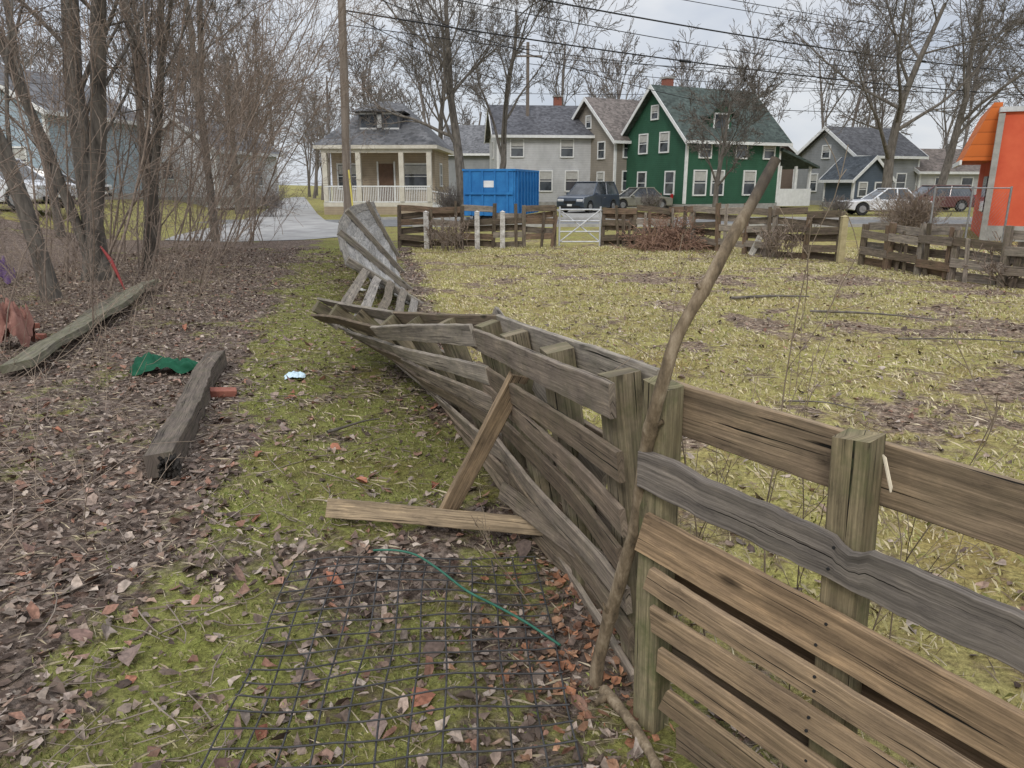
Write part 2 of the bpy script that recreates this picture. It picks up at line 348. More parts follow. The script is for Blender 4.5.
# collapsed / leaning section
P=Planks()
T=[np.array(p,float) for p in((.36,2.09,1.12),(-.13,3.69,.99),(-.87,5.02,.76),(-1.78,6.6,.60))]
Bt=[np.array(p,float) for p in((.48,2.14,0.02),(.10,3.72,0.0),(-.33,5.2,0.0),(-.95,6.95,.0))]
near_f=[(.885,1.0),(.70,.80),(.55,.64),(.41,.50),(.27,.36),(.13,.22),(.0,.08)]
far_f=[(.885,1.0),(.60,.69),(.28,.38),(.08,.18)]
tints=[(.20,.155,.11),(.25,.205,.16),(.165,.125,.088),(.22,.17,.125),(.31,.27,.22)]
HO=.075
for k in range(3):
    Ta,Tb_,Ba,Bb=T[k],T[k+1],Bt[k],Bt[k+1]
    ua=Ta-Ba;ub=Tb_-Bb
    la,lb=np.linalg.norm(ua),np.linalg.norm(ub)
    ax=Tb_-Ta;ax/=np.linalg.norm(ax)
    nA=np.cross(ua/la,ax);nA/=np.linalg.norm(nA)
    if nA[0]>0: nA=-nA
    nB=np.cross(ub/lb,ax);nB/=np.linalg.norm(nB)
    if nB[0]>0: nB=-nB
    for j,(f0,f1) in enumerate(near_f):
        fc=(f0+f1)/2;dr=(rng.random(2)-.5)*(.035 if j else .008)
        if j==2 and k==0: dr=np.array([-.03,.05])
        e0=-.08*rng.random()
        PA=Ba+ua*(fc+dr[0])+nA*HO;PB_=Bb+ub*(fc+dr[1])+nB*HO
        a_=lerp(PA,PB_,e0 if k else .0);b_=lerp(PA,PB_,1.02+.08*rng.random() if k<2 else 1.0+.05*rng.random())
        P.add(a_+nA*.013*(k%2),b_+nA*.013*(k%2),ua,ub,(f1-f0)*1.0,.022,tints[rng.integers(5)],.25,34,.024,.004)
    for j,(f0,f1) in enumerate(far_f):
        fc=(f0+f1)/2;A0=Ba+ua*fc-nA*HO;B0=Bb+ub*fc-nB*HO
        P.add(A0,lerp(A0,B0,1.02),ua,ub,(f1-f0)*1.02,.022,tints[rng.integers(5)],.3,24,.015,.003)
    for tt in((0,.36,.7) if k else (.07,.4,.72)):
        b0=lerp(Ba,Bb,tt);t0=lerp(Ta,Tb_,tt);uu=t0-b0
        P.add(b0-uu*.08,t0-uu*.015,ax,ax,.085,.11,(.20,.165,.11),.6,14,.004,.002)
b0,t0=Bt[3],T[3];P.add(b0-(t0-b0)*.1,t0-(t0-b0)*.012,ax,ax,.085,.1,(.17,.14,.1),.6,8,.004)
for i in range(5):
    a_=np.array([.40+.03*i,2.45+.1*i,.06+.05*i]);b_=np.array([-.30-.06*i,4.6+.15*i,.05+.05*i])
    P.add(a_,b_,(.25,.1,1),(.6,.3,1),.08,.02,tints[rng.integers(5)],.2,20,.03,.004)
P.add((.33,2.5,.62),(-.10,3.9,.98),(.1,0,1),(.3,0,1),.10,.022,(.27,.235,.19),.1,20,.012,.005)
P.add((.38,2.35,.30),(-.05,3.5,.14),(.1,0,1),(.4,0,1),.09,.022,(.20,.16,.12),.2,20,.012,.005)
# boards still linking the collapsed run to the curled panel
for i in range(5):
    f=.08+.17*i
    a_=lerp(Bt[3],T[3],f)+np.array([0,-.25,0]);b_=lerp(np.array([-1.32,10.5,0]),np.array([-2.25,10.2,.62]),f)+np.array([0,.15,.03])
    P.add(a_,b_,T[3]-Bt[3],(-.93,-.3,.66),.11,.022,[(.30,.27,.235),(.24,.205,.165),(.20,.165,.125)][i%3],.2,30,.02,.004)
P.make('collapsed_wooden_fence')

P=Planks()
def cr_interp(K,u):
    K=np.array(K,float);n=len(K)-1;i=min(int(u*n),n-1);f=u*n-i
    p0=K[max(i-1,0)];p1=K[i];p2=K[i+1];p3=K[min(i+2,n)]
    return .5*((2*p1)+(-p0+p2)*f+(2*p0-5*p1+4*p2-p3)*f*f+(-p0+3*p1-3*p2+p3)*f**3)
TK=[(-2.25,10.2,.66),(-2.72,11.9,1.0),(-3.08,14.6,1.26),(-3.45,19.2,1.26)];BK=[(-1.32,10.5,0),(-1.72,12.3,0),(-2.3,15.4,0),(-2.95,19.2,0)]
NB=7;TT=[cr_interp(TK,i/NB) for i in range(NB+1)];BB=[cr_interp(BK,i/NB) for i in range(NB+1)]
ct=[[(.36,.345,.32),(.30,.285,.26),(.42,.40,.37),(.24,.22,.19)][rng.integers(4)] for _ in range(9)]
for k in range(NB):
    Ta,Tb_,Ba,Bb=TT[k],TT[k+1],BB[k],BB[k+1];ua=Ta-Ba;ub=Tb_-Bb
    def nrm(u_,x_): 
        q_=np.cross(u_,x_);q_/=np.linalg.norm(q_);return -q_ if q_[0]>0 else q_
    nA=nrm(ua,Tb_-Ta)
    for j in range(9):
        fc=.055+j*.111;al=nA*(.055+.010*(j%2))
        e0=-.5*rng.random()*(j%3>0) if k==0 else -.03
        a_=lerp(Ba+ua*fc,Bb+ub*fc,e0)+al;b_=lerp(Ba+ua*fc,Bb+ub*fc,1.03)+al
        wd_=.110*(np.linalg.norm(ua)+np.linalg.norm(ub))/2
        P.add(a_,b_,ua,ub,wd_,.022,ct[j],.10,8,.006,.004)
    if k%2==0: P.add(Ba-ua*.05,Ta,Tb_-Ta,Tb_-Ta,.09,.09,GREYB,.4,6)
P.make('leaning_fence_panel')

P=Planks();P.add((-.345,3.36,.04),(.035,3.21,.83),(.9,.3,-.3),(.9,.3,-.3),.085,.04,(.31,.225,.14),.05,30,.003,.002);P.make('wooden_brace_plank')
P=Planks();P.add((-.93,3.44,.075),(.29,3.16,.095),(0,.4,1),(0,.4,1),.095,.042,(.37,.28,.18),.05,36,.004,.003,.8);P.make('fallen_wooden_plank')

def rail_fence(name,pts,h,rails,tints,postsp=2.0,jit=.05,pk=.1):
    P=Planks();pts=[np.array(p,float) for p in pts]
    for a_,b_ in zip(pts[:-1],pts[1:]):
        L=np.linalg.norm(b_-a_);m_=max(1,round(L/postsp));dr=(b_-a_)/L;nn=np.array([dr[1],-dr[0]])
        for i in range(m_):
            p=lerp(a_,b_,i/m_);q=lerp(a_,b_,(i+1)/m_);hh=h*(1+.22*(rng.random()-.4))
            ln=(rng.random(2)-.5)*.14
            P.add((p[0],p[1],-.1),(p[0]+ln[0],p[1]+ln[1],hh),(*dr,0),(*dr,0),.1,.1,tints[rng.integers(len(tints))],.4,5)
            for _ in range(rng.integers(0,4)):
                c_=lerp(p,q,rng.uniform(.1,.9));P.add((c_[0],c_[1]-.08,-.05),(c_[0]+rng.normal(0,.06),c_[1]-.08-rng.random()*.01,h*rng.uniform(.7,1.12)),(*dr,0),(*dr,0),rng.uniform(.06,.11),.025,tints[rng.integers(len(tints))],.3,5)
            for j in range(rails):
                if rng.random()<pk: continue
                z=h*(.1+.84*j/(rails-1));z0=z+(rng.random()-.5)*jit;z1=z+(rng.random()-.5)*jit
                if rng.random()<.05: z1=.05
                sd=.06 if j%2 else -.06
                P.add((p[0]+nn[0]*sd,p[1]+nn[1]*sd,z0),(q[0]+nn[0]*sd,q[1]+nn[1]*sd,z1),UP,UP,h/rails*.86,.024,tints[rng.integers(len(tints))],.3,8,.02)
    p=pts[-1];P.add((p[0],p[1],-.1),(p[0],p[1],h),(1,0,0),(1,0,0),.1,.1,tints[0],.3,5)
    return P.make(name)
tt=[(.15,.115,.085),(.21,.17,.135),(.12,.092,.07),(.29,.245,.20),(.19,.13,.09)]
rail_fence('wooden_fence',[(-3.0,20.0),(1.15,20.3)],1.10,6,tt,.9,.12,.10)
rail_fence('wooden_fence',[(2.45,20.4),(4.2,20.1),(7.15,16.4)],1.08,6,tt,.85,.12,.10)
rail_fence('wooden_fence',[(7.35,15.7),(7.8,13.2),(8.6,11.6),(9.9,9.2)],.88,5,tt,.75,.1,.06)
def white_post(x,y,h,mat,name='painted_fence_post'):
    e=empty(name,(x,y,0));box('shaft',e,(0,0,h/2-.05),(.13,.13,h+.1),mat,bevel=.012)
    add_mesh('cap',[(-.075,-.075,h),(.075,-.075,h),(.075,.075,h),(-.075,.075,h),(0,0,h+.04)],[(0,1,2,3),(0,1,4),(1,2,4),(2,3,4),(3,0,4)],mat,e)
wp=noisy('peeling_white_paint',(.25,.22,.19),(.72,.70,.66),9,.8,.1)
for x,y in((-2.25,19.82),(-.92,19.92),(-.25,19.97)): white_post(x,y,.95,wp)
white_post(7.12,16.2,.98,noisy('yellow_paint',(.30,.25,.13),(.46,.39,.23),9))
P=Planks();P.add((5.75,18.0,0),(6.15,17.95,1.0),(0,0,1),(0,0,1),.14,.03,(.6,.57,.5),.0,6);P.make('leaning_white_board')
e=empty('farm_gate',(1.28,20.35,0),R(2))
for zz in(.15,.42,.7,1.0): cyl('rail',e,(0,0,zz),(1.1,0,zz),.02,.02,galv,8)
for xx in(0,1.1): cyl('stile',e,(xx,0,.05),(xx,0,1.08),.025,.025,galv,8)
cyl('cross_brace',e,(0,-.03,.15),(1.1,-.03,1.0),.017,.017,galv,8);cyl('cross_brace',e,(1.1,.03,.15),(0,.03,1.0),.017,.017,galv,8)

# ------------------------------------------------------------------ tubes / trees
def tubes_arr(pts,rad,sides):
    B,n,_=pts.shape
    t=np.gradient(pts,axis=1);t/=np.linalg.norm(t,axis=2,keepdims=True)+1e-9
    ref=np.where(np.abs(t[:,:1,2:3])>.8,np.array([1.,.13,0]),np.array([.1,.2,1.]))
    u=np.cross(t,np.broadcast_to(ref,t.shape));u/=np.linalg.norm(u,axis=2,keepdims=True)+1e-9
    v=np.cross(t,u);an=np.arange(sides)*2*np.pi/sides
    ring=pts[:,:,None,:]+rad[:,:,None,None]*(np.cos(an)[None,None,:,None]*u[:,:,None,:]+np.sin(an)[None,None,:,None]*v[:,:,None,:])
    V=ring.reshape(-1,3)
    idx=np.arange(B*n*sides).reshape(B,n,sides);nx_=np.roll(idx,-1,axis=2)
    F=np.stack([idx[:,:-1],nx_[:,:-1],nx_[:,1:],idx[:,1:]],-1).reshape(-1,4)
    return V,F
class Tubes:
    def __init__(s): s.v=[];s.f=[];s.n=0
    def arr(s,pts,rad,sides=4):
        V,F=tubes_arr(np.asarray(pts,float),np.asarray(rad,float),sides);s.v.append(V);s.f.append(F+s.n);s.n+=len(V)
    def one(s,pts,rad,sides=8):
        pts=np.asarray(pts,float)[None];r=np.asarray(rad,float)
        if r.ndim==0: r=np.full(pts.shape[1],float(r))
        s.arr(pts,r[None],sides)
    def make(s,name,mat,parent=None): return np_mesh(name,np.vstack(s.v),np.vstack(s.f),mat,smooth=True,parent=parent)
def grow(st,di,ln,rd,n,wob,up,taper):
    B=len(st);p=np.zeros((B,n,3));p[:,0]=st;dd=di.copy();tn=np.zeros((B,n,3));tn[:,0]=dd
    for i in range(1,n):
        dd=dd+rng.normal(0,wob,(B,3));dd[:,2]+=up;dd/=np.linalg.norm(dd,axis=1,keepdims=True)
        p[:,i]=p[:,i-1]+dd*(ln/(n-1))[:,None];tn[:,i]=dd
    return p,rd[:,None]*np.linspace(1,taper,n)[None],tn
def kids(p,r,tn,ln,k,tmin,ang,asd,lr,rr,fall=.5):
    B,n,_=p.shape;t=(np.arange(k)[None]+rng.random((B,k)))/k*(1-tmin)+tmin;t=np.clip(t,0,.999)
    f=t*(n-1);i=f.astype(int);fr=(f-i)[...,None];bi=np.arange(B)[:,None]
    st=p[bi,i]*(1-fr)+p[bi,i+1]*fr;T_=tn[bi,i+1];rad=r[bi,i]*(1-fr[...,0])+r[bi,i+1]*fr[...,0]
    rv=rng.normal(0,1,T_.shape);rv-=T_*np.sum(rv*T_,-1,keepdims=True);rv/=np.linalg.norm(rv,axis=-1,keepdims=True)+1e-9
    a=rng.normal(ang,asd,t.shape)[...,None];D=np.cos(a)*T_+np.sin(a)*rv
    L=ln[:,None]*lr*(1-fall*(t-tmin)/(1-tmin+1e-6))*rng.uniform(.65,1.2,t.shape)
    return st.reshape(-1,3),D.reshape(-1,3),L.ravel(),(rad*rr*rng.uniform(.75,1.1,t.shape)).ravel()
def tree_into(Tb,base,dirn,length,r,levels,trunk=(7,.05,.02,.35),rmin=.004,sides0=9,fall=.4):
    st=np.array(base,float).reshape(-1,3);di=np.array(dirn,float).reshape(-1,3);di=di/np.linalg.norm(di,axis=1,keepdims=True)
    B=len(st);ln=np.broadcast_to(np.asarray(length,float),(B,)).copy();rd=np.broadcast_to(np.asarray(r,float),(B,)).copy()
    p,ra,tn=grow(st,di,ln,rd,trunk[0],trunk[1],trunk[2],trunk[3])
    if np.max(rd)>.06: ra[:,0]*=1.25
    Tb.arr(p,np.maximum(ra,rmin),sides0)
    for li,(k,tmin,ang,lr,rr,wob,up,n) in enumerate(levels):
        s_,D,L,rr_=kids(p,ra,tn,ln,k,tmin,ang,.2,lr,rr,fall)
        ln=L;p,ra,tn=grow(s_,D,L,rr_,n,wob,up,.3)
        Tb.arr(p,np.maximum(ra,rmin),[6,5,3,3,3][min(li,4)])
def big_tree(name,base,Ht,r,mat=bark,rmin=.010,lean=(0,0),k=(9,6,5,5,3),tmin=.25,spread=.62,up=.05):
    Tb=Tubes();base=(base[0],base[1],H(base[0],base[1])-.1)
    lv=[(k[0],tmin,spread,.72,.5,.09,up,7),(k[1],.25,.6,.58,.55,.12,up,5),(k[2],.2,.62,.62,.55,.14,up*.7,4),(k[3],.15,.65,.62,.6,.16,.02,4),(k[4],.15,.65,.62,.65,.18,.02,3)]
    tree_into(Tb,base,(lean[0],lean[1],1),Ht*.66,r,lv,(8,.06,.02,.3),rmin)
    return Tb.make(name,mat)
big_tree('bare_tree',(-2.6,41.5),17,.30,spread=.78)
big_tree('bare_tree',(-.9,43.5),16,.22,lean=(.12,0),spread=.75)
big_tree('bare_tree',(10.9,41),9.0,.16,k=(11,7,5,5,3),spread=.8,tmin=.22,rmin=.009)
big_tree('bare_tree',(23.5,48),18.5,.34,lean=(-.05,0),rmin=.012,spread=.75)
big_tree('bare_tree',(27.8,50),19,.30,lean=(.1,0),rmin=.012,spread=.7)
big_tree('bare_tree',(-5.5,54),17,.26,rmin=.012)
big_tree('bare_tree',(37,52),18,.28,rmin=.012)
big_tree('bare_tree',(-15.8,44),13,.22,rmin=.011,k=(9,6,5,4,2))
Tb=Tubes()
far=[(7,.25,.5,.7,.55,.1,.05,5),(5,.2,.55,.6,.6,.12,.04,4),(5,.15,.6,.6,.65,.14,.03,3),(4,.1,.6,.6,.7,.18,.02,3)]
for i in range(48):
    x=-105+i*5.1+rng.uniform(-3,3);y=rng.uniform(80,120)
    if abs(x+.28*y)<3: x+=8
    tree_into(Tb,(x,y,-.2),(rng.normal(0,.05),0,1),rng.uniform(11,18),.24,far,(5,.05,.02,.4),.026,4)
for i in range(18):
    y=50+i*5.5;x=-.273*(y-27)-12.5-rng.uniform(1,7) if i%2 else -.273*(y-27)-5-rng.uniform(0,2)
    if i%2==0 and y<62: continue
    tree_into(Tb,(x,y,0),(rng.normal(0,.06),0,1),rng.uniform(8,13),.18,far,(5,.05,.02,.4),.016,5)
Tb.make('distant_trees',fartw)

def thick_tree(name,base,r,Ht,dirs,mat=bark2,k=(9,5,4,3)):
    Tb=Tubes();z=H(*base)-.1
    for dx,dy,rr,hh in dirs:
        tree_into(Tb,(base[0]+rng.uniform(-.12,.12),base[1]+rng.uniform(-.1,.1),z),(dx,dy,1),Ht*hh,r*rr,[(k[0],.22,.6,.42,.30,.12,.05,6),(k[1],.2,.65,.55,.5,.15,.02,4),(k[2],.15,.7,.55,.6,.18,0,4),(k[3],.1,.7,.6,.7,.2,0,3)],(12,.06,.01,.55),.004,12)
    return Tb.make(name,mat)
thick_tree('bare_tree',(-6.75,10.9),.12,8,[(-.12,.05,1,1)])
thick_tree('bare_tree',(-7.45,13.2),.18,10,[(-.07,0,1,1),(.08,.1,.8,1),(-.25,.1,.5,.9)])
thick_tree('bare_tree',(-7.2,14.8),.08,9,[(.1,0,1,1),(.25,0,.6,.8)])
thick_tree('bare_tree',(-8.7,18),.10,10,[(.02,0,1,1),(.2,.1,.6,.9)])
thick_tree('bare_tree',(-8.9,22.5),.11,10,[(.05,0,1,1)])
thick_tree('bare_tree',(-11.8,29.8),.15,12,[(0,0,1,1)])
thick_tree('bare_tree',(-13.2,22),.12,11,[(0,0,1,1)],k=(8,4,3,3))
thick_tree('bare_tree',(-5.3,6.9),.022,4.6,[(.1,.1,1,1),(-.15,.2,.8,.8),(.3,.1,.5,.6)],twigm,(6,3,3,2))
Tb=Tubes();M=100
y=rng.uniform(7,26,M);x=pathL(y)-rng.uniform(1.0,5.0,M)*np.interp(y,[6,12,26],[.85,1,1.1]);x=np.where(y<9.5,np.minimum(x,-4.6),x)
tree_into(Tb,np.stack([x,y,hgt(x,y)-.05],-1),np.stack([rng.normal(.08,.32,M),rng.normal(0,.2,M),np.ones(M)],-1),rng.uniform(1.0,5.2,M),rng.uniform(.0045,.012,M),
   [(7,.15,.55,.45,.5,.12,.04,5),(4,.15,.6,.55,.6,.15,.02,4),(2,.1,.65,.6,.65,.18,0,3)],(8,.10,.01,.35),.0028,5)
M=34
y=rng.uniform(10,24,M);x=pathL(y)-rng.uniform(1.6,4.0,M)
tree_into(Tb,np.stack([x,y,hgt(x,y)-.05],-1),np.stack([rng.normal(.25,.2,M),rng.normal(0,.15,M),np.ones(M)],-1),rng.uniform(5,9,M),rng.uniform(.012,.026,M),
   [(11,.25,.6,.34,.45,.10,.03,6),(5,.15,.6,.5,.6,.15,.0,4),(3,.1,.65,.6,.65,.18,0,3)],(10,.08,-.012,.3),.0034,6)
Tb.make('sapling_thicket',twigm)
Tb=Tubes();M=850
y=2.2+rng.random(M)**1.1*16;x=pathL(y)-.3-rng.random(M)**.75*6
tree_into(Tb,np.stack([x,y,hgt(x,y)],-1),np.stack([rng.normal(0,.5,M),rng.normal(0,.5,M),np.ones(M)],-1),rng.uniform(.15,.95,M),rng.uniform(.0018,.0038,M),
   [(3,.25,.6,.5,.7,.15,.0,4)],(5,.14,-.03,.4),.0013,4)
Tb.make('dead_weed_stalks',noisy('dead_stalk',(.20,.15,.11),(.42,.33,.25),10,.9,0))
Tb=Tubes();M=2900
y=1.4+rng.random(M)**1.4*16;x=pathR(y)+.3-rng.random(M)**.9*7
yy=rng.uniform(2,18,260);xx=fenceX(yy)+rng.uniform(.3,9,260);x=np.concatenate([x,xx]);y=np.concatenate([y,yy]);M=len(x)
an=rng.uniform(0,6.28,M);p,ra,tn=grow(np.stack([x,y,hgt(x,y)+.018],-1),np.stack([np.cos(an),np.sin(an),rng.normal(0.02,.06,M)],-1),rng.uniform(.05,.4,M),rng.uniform(.0012,.0042,M),5,.14,0,.5)
p[...,2]=np.maximum(p[...,2],hgt(p[...,0],p[...,1])+.006);Tb.arr(p,ra,4);Tb.make('fallen_twigs',noisy('fallen_twig',(.11,.085,.068),(.33,.27,.215),6,.9,0))

# propped stick
def smooth_path(pts,n):
    pts=np.array(pts,float);s=np.r_[0,np.cumsum(np.linalg.norm(np.diff(pts,axis=0),axis=1))];u=np.linspace(0,s[-1],n)
    q=np.stack([np.interp(u,s,pts[:,i]) for i in range(3)],-1)
    for _ in range(4): q[1:-1]=(q[:-2]+2*q[1:-1]+q[2:])/4
    return q
q=smooth_path([(.283,2.15,-.05),(.287,2.145,0),(.296,2.12,.21),(.345,2.05,.503),(.372,1.99,.764),(.376,1.94,.966),(.390,1.88,1.10),(.425,1.87,1.289),(.508,1.885,1.427),(.583,1.917,1.575),(.664,1.95,1.697),(.672,1.953,1.712)],60)
k_=np.arange(60);q[:,0]+=.016*(vnoise(k_*.22,.5,3)-.5);q[:,1]+=.012*(vnoise(k_*.22,1.5,4)-.5)
rr_=np.interp(k_/59,[0,.3,.6,.95,1],[.0235,.021,.0185,.0145,.0135])*(1+.16*(vnoise(k_*.9,.5,6)-.5))
for kn in(12,23,34,47): rr_[kn]*=1.18
Tb=Tubes();Tb.one(q,rr_,14)
Tb.one([q[12],q[12]+np.array([-.02,-.03,.03]),q[12]+np.array([-.03,-.035,.06])],[.009,.006,.002],6)
Tb.one([q[34],q[34]+np.array([.03,-.02,.03])],[.010,.006],6)
Tb.one([q[47],q[47]+np.array([-.022,-.02,.02])],[.008,.004],6)
Tb.one([q[-1],q[-1]+(q[-1]-q[-3])*.05],[.0135,.002],14)
m,nt,b=nm('stick_bark',.85);v=coord(nt,'Object',(1,1,.35))
f=noise(nt,v,30,4,.7);c=ramp(nt,f,[(.3,(.08,.06,.038)),(.5,(.20,.15,.095)),(.72,(.36,.29,.20))])
s=nt.nodes.new('ShaderNodeSeparateXYZ');nt.links.new(coord(nt),s.inputs[0])
c=mixc(nt,ramp(nt,math_(nt,'MULTIPLY',math_(nt,'ADD',s.outputs[2],math_(nt,'MULTIPLY',noise(nt,v,9),.2)),.5),[(.80,0.0),(.88,.75)]),c,(.05,.043,.038))
nt.links.new(c,b.inputs['Base Color']);bump(nt,b,noise(nt,v,80,3),.7,.006)
Tb.make('leaning_stick',m)
Tb=Tubes();Tb.one(smooth_path([(.30,2.08,.05),(.36,1.95,.055),(.41,1.80,.04),(.44,1.6,.03)],16),np.linspace(.020,.013,16)*(1+.25*(rng.random(16)-.5)),9);Tb.one([(.31,2.05,.05),(.26,2.0,.06)],[.014,.01],7)
Tb.make('broken_branch',m)
Tb=Tubes()
for a_,b_,r_ in(((3.9,9.6,.05),(5.2,8.9,.06),.02),((5.0,7.2,.04),(6.9,6.6,.05),.018),((5.3,6.7,.04),(7.4,6.35,.05),.022),((3.2,10.8,.04),(4.4,10.9,.05),.03),((-1.25,4.75,.03),(-.95,5.05,.03),.012),((4.2,7.9,.03),(5.6,7.5,.05),.012),((5.6,7.0,.03),(6.3,7.4,.08),.012),((2.1,5.5,.03),(2.6,5.2,.03),.009)):
    Tb.one(smooth_path([a_,(np.array(a_)+np.array(b_))/2+np.array([.08,.1,.01]),b_],12),np.linspace(r_,r_*.4,12)*(1+.3*(rng.random(12)-.5)),6)
Tb.make('fallen_branches',bark)
Tb=Tubes()
st=np.array([(.78,2.05,0),(.86,1.95,0),(1.0,1.9,0),(.7,2.3,0),(.62,2.5,0),(.2,3.1,0),(.3,2.9,0),(.1,2.6,0),(1.3,2.2,0),(.05,3.9,0)])
tree_into(Tb,st,np.array([(-.12,.1,1),(.05,0,1),(.1,.1,1),(0,.1,1),(.1,0,1),(.1,0,1),(-.2,0,1),(-.5,0,1),(0,0,1),(-.2,0,1)]),[1.5,1.1,1.2,1.3,.9,.8,.7,.5,.9,.8],[.004,.003,.003,.004,.003,.003,.003,.003,.003,.003],[(6,.3,.5,.35,.6,.12,.03,5),(2,.2,.6,.5,.7,.15,0,3)],(8,.1,.02,.4),.0011,5)
Tb.make('climbing_vine_stems',noisy('vine_stem',(.16,.12,.08),(.3,.24,.17),12,.9,0))

# ------------------------------------------------------------------ leaves & grass
leafm=attr_mat('dry_leaf',.8,var=.3,vs=60,spec=.3)
LT=np.array([[0,4,1],[1,4,5],[1,5,2],[2,5,3],[0,1,6],[1,7,6],[1,2,7],[2,3,7]])
def leaves(name,x,y,size,pal,lift=.012):
    n=len(x);L=size;Wd=L*rng.uniform(.45,.85,n);cu=rng.uniform(-.5,.9,n);cl_=rng.uniform(-.5,1.0,n)
    loc=np.zeros((n,8,3))
    for k,(a,b_) in enumerate([(-.5,0),(-.15,0),(.2,0),(.55,0),(-.25,.45),(.2,.42),(-.25,-.45),(.2,-.42)]):
        loc[:,k,0]=a*L*(1+rng.normal(0,.16,n));loc[:,k,1]=b_*Wd*(1+rng.normal(0,.28,n))+rng.normal(0,.04,n)*L
        loc[:,k,2]=abs(b_)*cu*Wd*1.2+(a*a)*cl_*L+rng.normal(0,.06,n)*L
    rz=rng.uniform(0,6.28,n);tx=rng.normal(0,.3,n);ty=rng.normal(0,.3,n)
    X_,Y_,Z_=loc[...,0],loc[...,1],loc[...,2]
    Z_=Z_+X_*tx[:,None]+Y_*ty[:,None]
    c,s=np.cos(rz)[:,None],np.sin(rz)[:,None]
    wx=X_*c-Y_*s+x[:,None];wy=X_*s+Y_*c+y[:,None]
    wz=Z_-np.min(Z_,axis=1,keepdims=True)*.75+hgt(x,y)[:,None]+rng.uniform(0,lift,n)[:,None]-.003
    V=np.stack([wx,wy,wz],-1).reshape(-1,3);b0=np.arange(n)[:,None,None]*8
    F=(b0+LT[None]).reshape(-1,3)
    pal=np.array(pal);c_=pal[rng.integers(0,len(pal),n)]*rng.uniform(.65,1.3,(n,1));cc=np.repeat(c_,8,axis=0)*rng.uniform(.85,1.15,(n*8,1))
    return np_mesh(name,V,F,leafm,cc)
pal=[(.16,.115,.088),(.22,.165,.13),(.28,.215,.17),(.11,.08,.062),(.33,.265,.215),(.18,.13,.10),(.25,.17,.125),(.14,.10,.078),(.40,.33,.27),(.24,.13,.09),(.30,.24,.20),(.20,.16,.13),(.09,.062,.048)]
def samp(n,x0,x1,y0,y1,pw=1.0):
    return rng.uniform(x0,x1,n),y0+(y1-y0)*rng.random(n)**pw
x,y=samp(120000,-9.5,1.2,1.2,20,1.9)
g_=grassy(x,y);keep=(x<fenceX(y)+.35)&(rng.random(len(x))<np.clip(1.0-1.15*g_,.17,1)*(.3+.9*vnoise(x*2.5,y*2.5,9)))
x,y=x[keep],y[keep];print('leaves',len(x))
sz=rng.uniform(.012,.052,len(x));sz=np.where(rng.random(len(x))<.2,sz*1.35,sz)
leaves('leaf_litter',x,y,np.maximum(sz,.012+.0015*y),pal,.018)
x,y=samp(460,-6,.4,1.4,9,1.6);k_=x<fenceX(y);x,y=x[k_],y[k_]
leaves('large_fallen_leaves',x,y,rng.uniform(.06,.10,len(x)),[(.24,.14,.10),(.27,.17,.13),(.16,.10,.08),(.32,.24,.19),(.12,.085,.068),(.30,.13,.08),(.20,.145,.12)],.02)
x,y=samp(15000,-.5,14,1.8,19,1.2);g_=grassy(x,y);k_=(x>fenceX(y)+.2)&(rng.random(len(x))<1.15-g_);x,y=x[k_],y[k_]
leaves('yard_leaves',x,y,rng.uniform(.02,.07,len(x)),pal)
x=rng.normal(.28,.16,520);y=rng.normal(2.45,.42,520);k_=x<fenceX(y)+.1;x,y=x[k_],y[k_]
leaves('wood_chips',x,y,rng.uniform(.012,.05,len(x)),[(.28,.13,.07),(.35,.2,.12),(.16,.08,.05),(.22,.12,.07)],.03)
grassm=attr_mat('grass_blade',.75,var=0,spec=.15)
def grass(name,x,y,hmin,hmax,wd,pal,flat=1.0):
    n=len(x);an=rng.uniform(0,6.28,n);hh=rng.uniform(hmin,hmax,n);ln=rng.uniform(.2,1.3,n)*hh*flat
    if flat>1: hh=hh*.35
    z=hgt(x,y);px,py=np.cos(an),np.sin(an)
    V=np.zeros((n,4,3));w_=wd*rng.uniform(.6,1.2,n)
    V[:,0]=np.stack([x-py*w_/2,y+px*w_/2,z],-1);V[:,1]=np.stack([x+py*w_/2,y-px*w_/2,z],-1)
    V[:,2]=np.stack([x+px*ln*.4+py*w_*.35,y+py*ln*.4-px*w_*.35,z+hh*.65],-1)
    V[:,3]=np.stack([x+px*ln,y+py*ln,z+hh*rng.uniform(.5,1,n)],-1)
    b0=np.arange(n)[:,None,None]*4;F=(b0+np.array([[0,1,2],[0,2,3]])[None]).reshape(-1,3)
    pal=np.array(pal);c_=pal[rng.integers(0,len(pal),n)]*rng.uniform(.7,1.3,(n,1))
    t=fbm(x*.9,y*.9,31,3)[:,None];c_=c_*(.7+.6*t)
    return np_mesh(name,V.reshape(-1,3),F,grassm,np.repeat(c_,4,axis=0))
gpal=[(.19,.215,.06),(.24,.255,.08),(.28,.275,.105),(.36,.32,.18),(.15,.18,.05),(.32,.275,.155)]
ypal=[(.36,.33,.14),(.43,.39,.19),(.50,.44,.26),(.58,.51,.35),(.27,.275,.10),(.52,.45,.29),(.38,.31,.20)]
straw=[(.44,.37,.25),(.33,.26,.185),(.54,.46,.33),(.24,.19,.14)]
x,y=samp(120000,-6,.8,1.2,16,1.8);g_=grassy(x,y);k_=(x<fenceX(y)+.1)&(g_+.7*(vnoise(x*9,y*9,4)-.5)+.3*(vnoise(x*23,y*23,7)-.5)>.47);grass('path_grass',x[k_],y[k_],.008,.03,.004+.0004*y[k_],gpal)
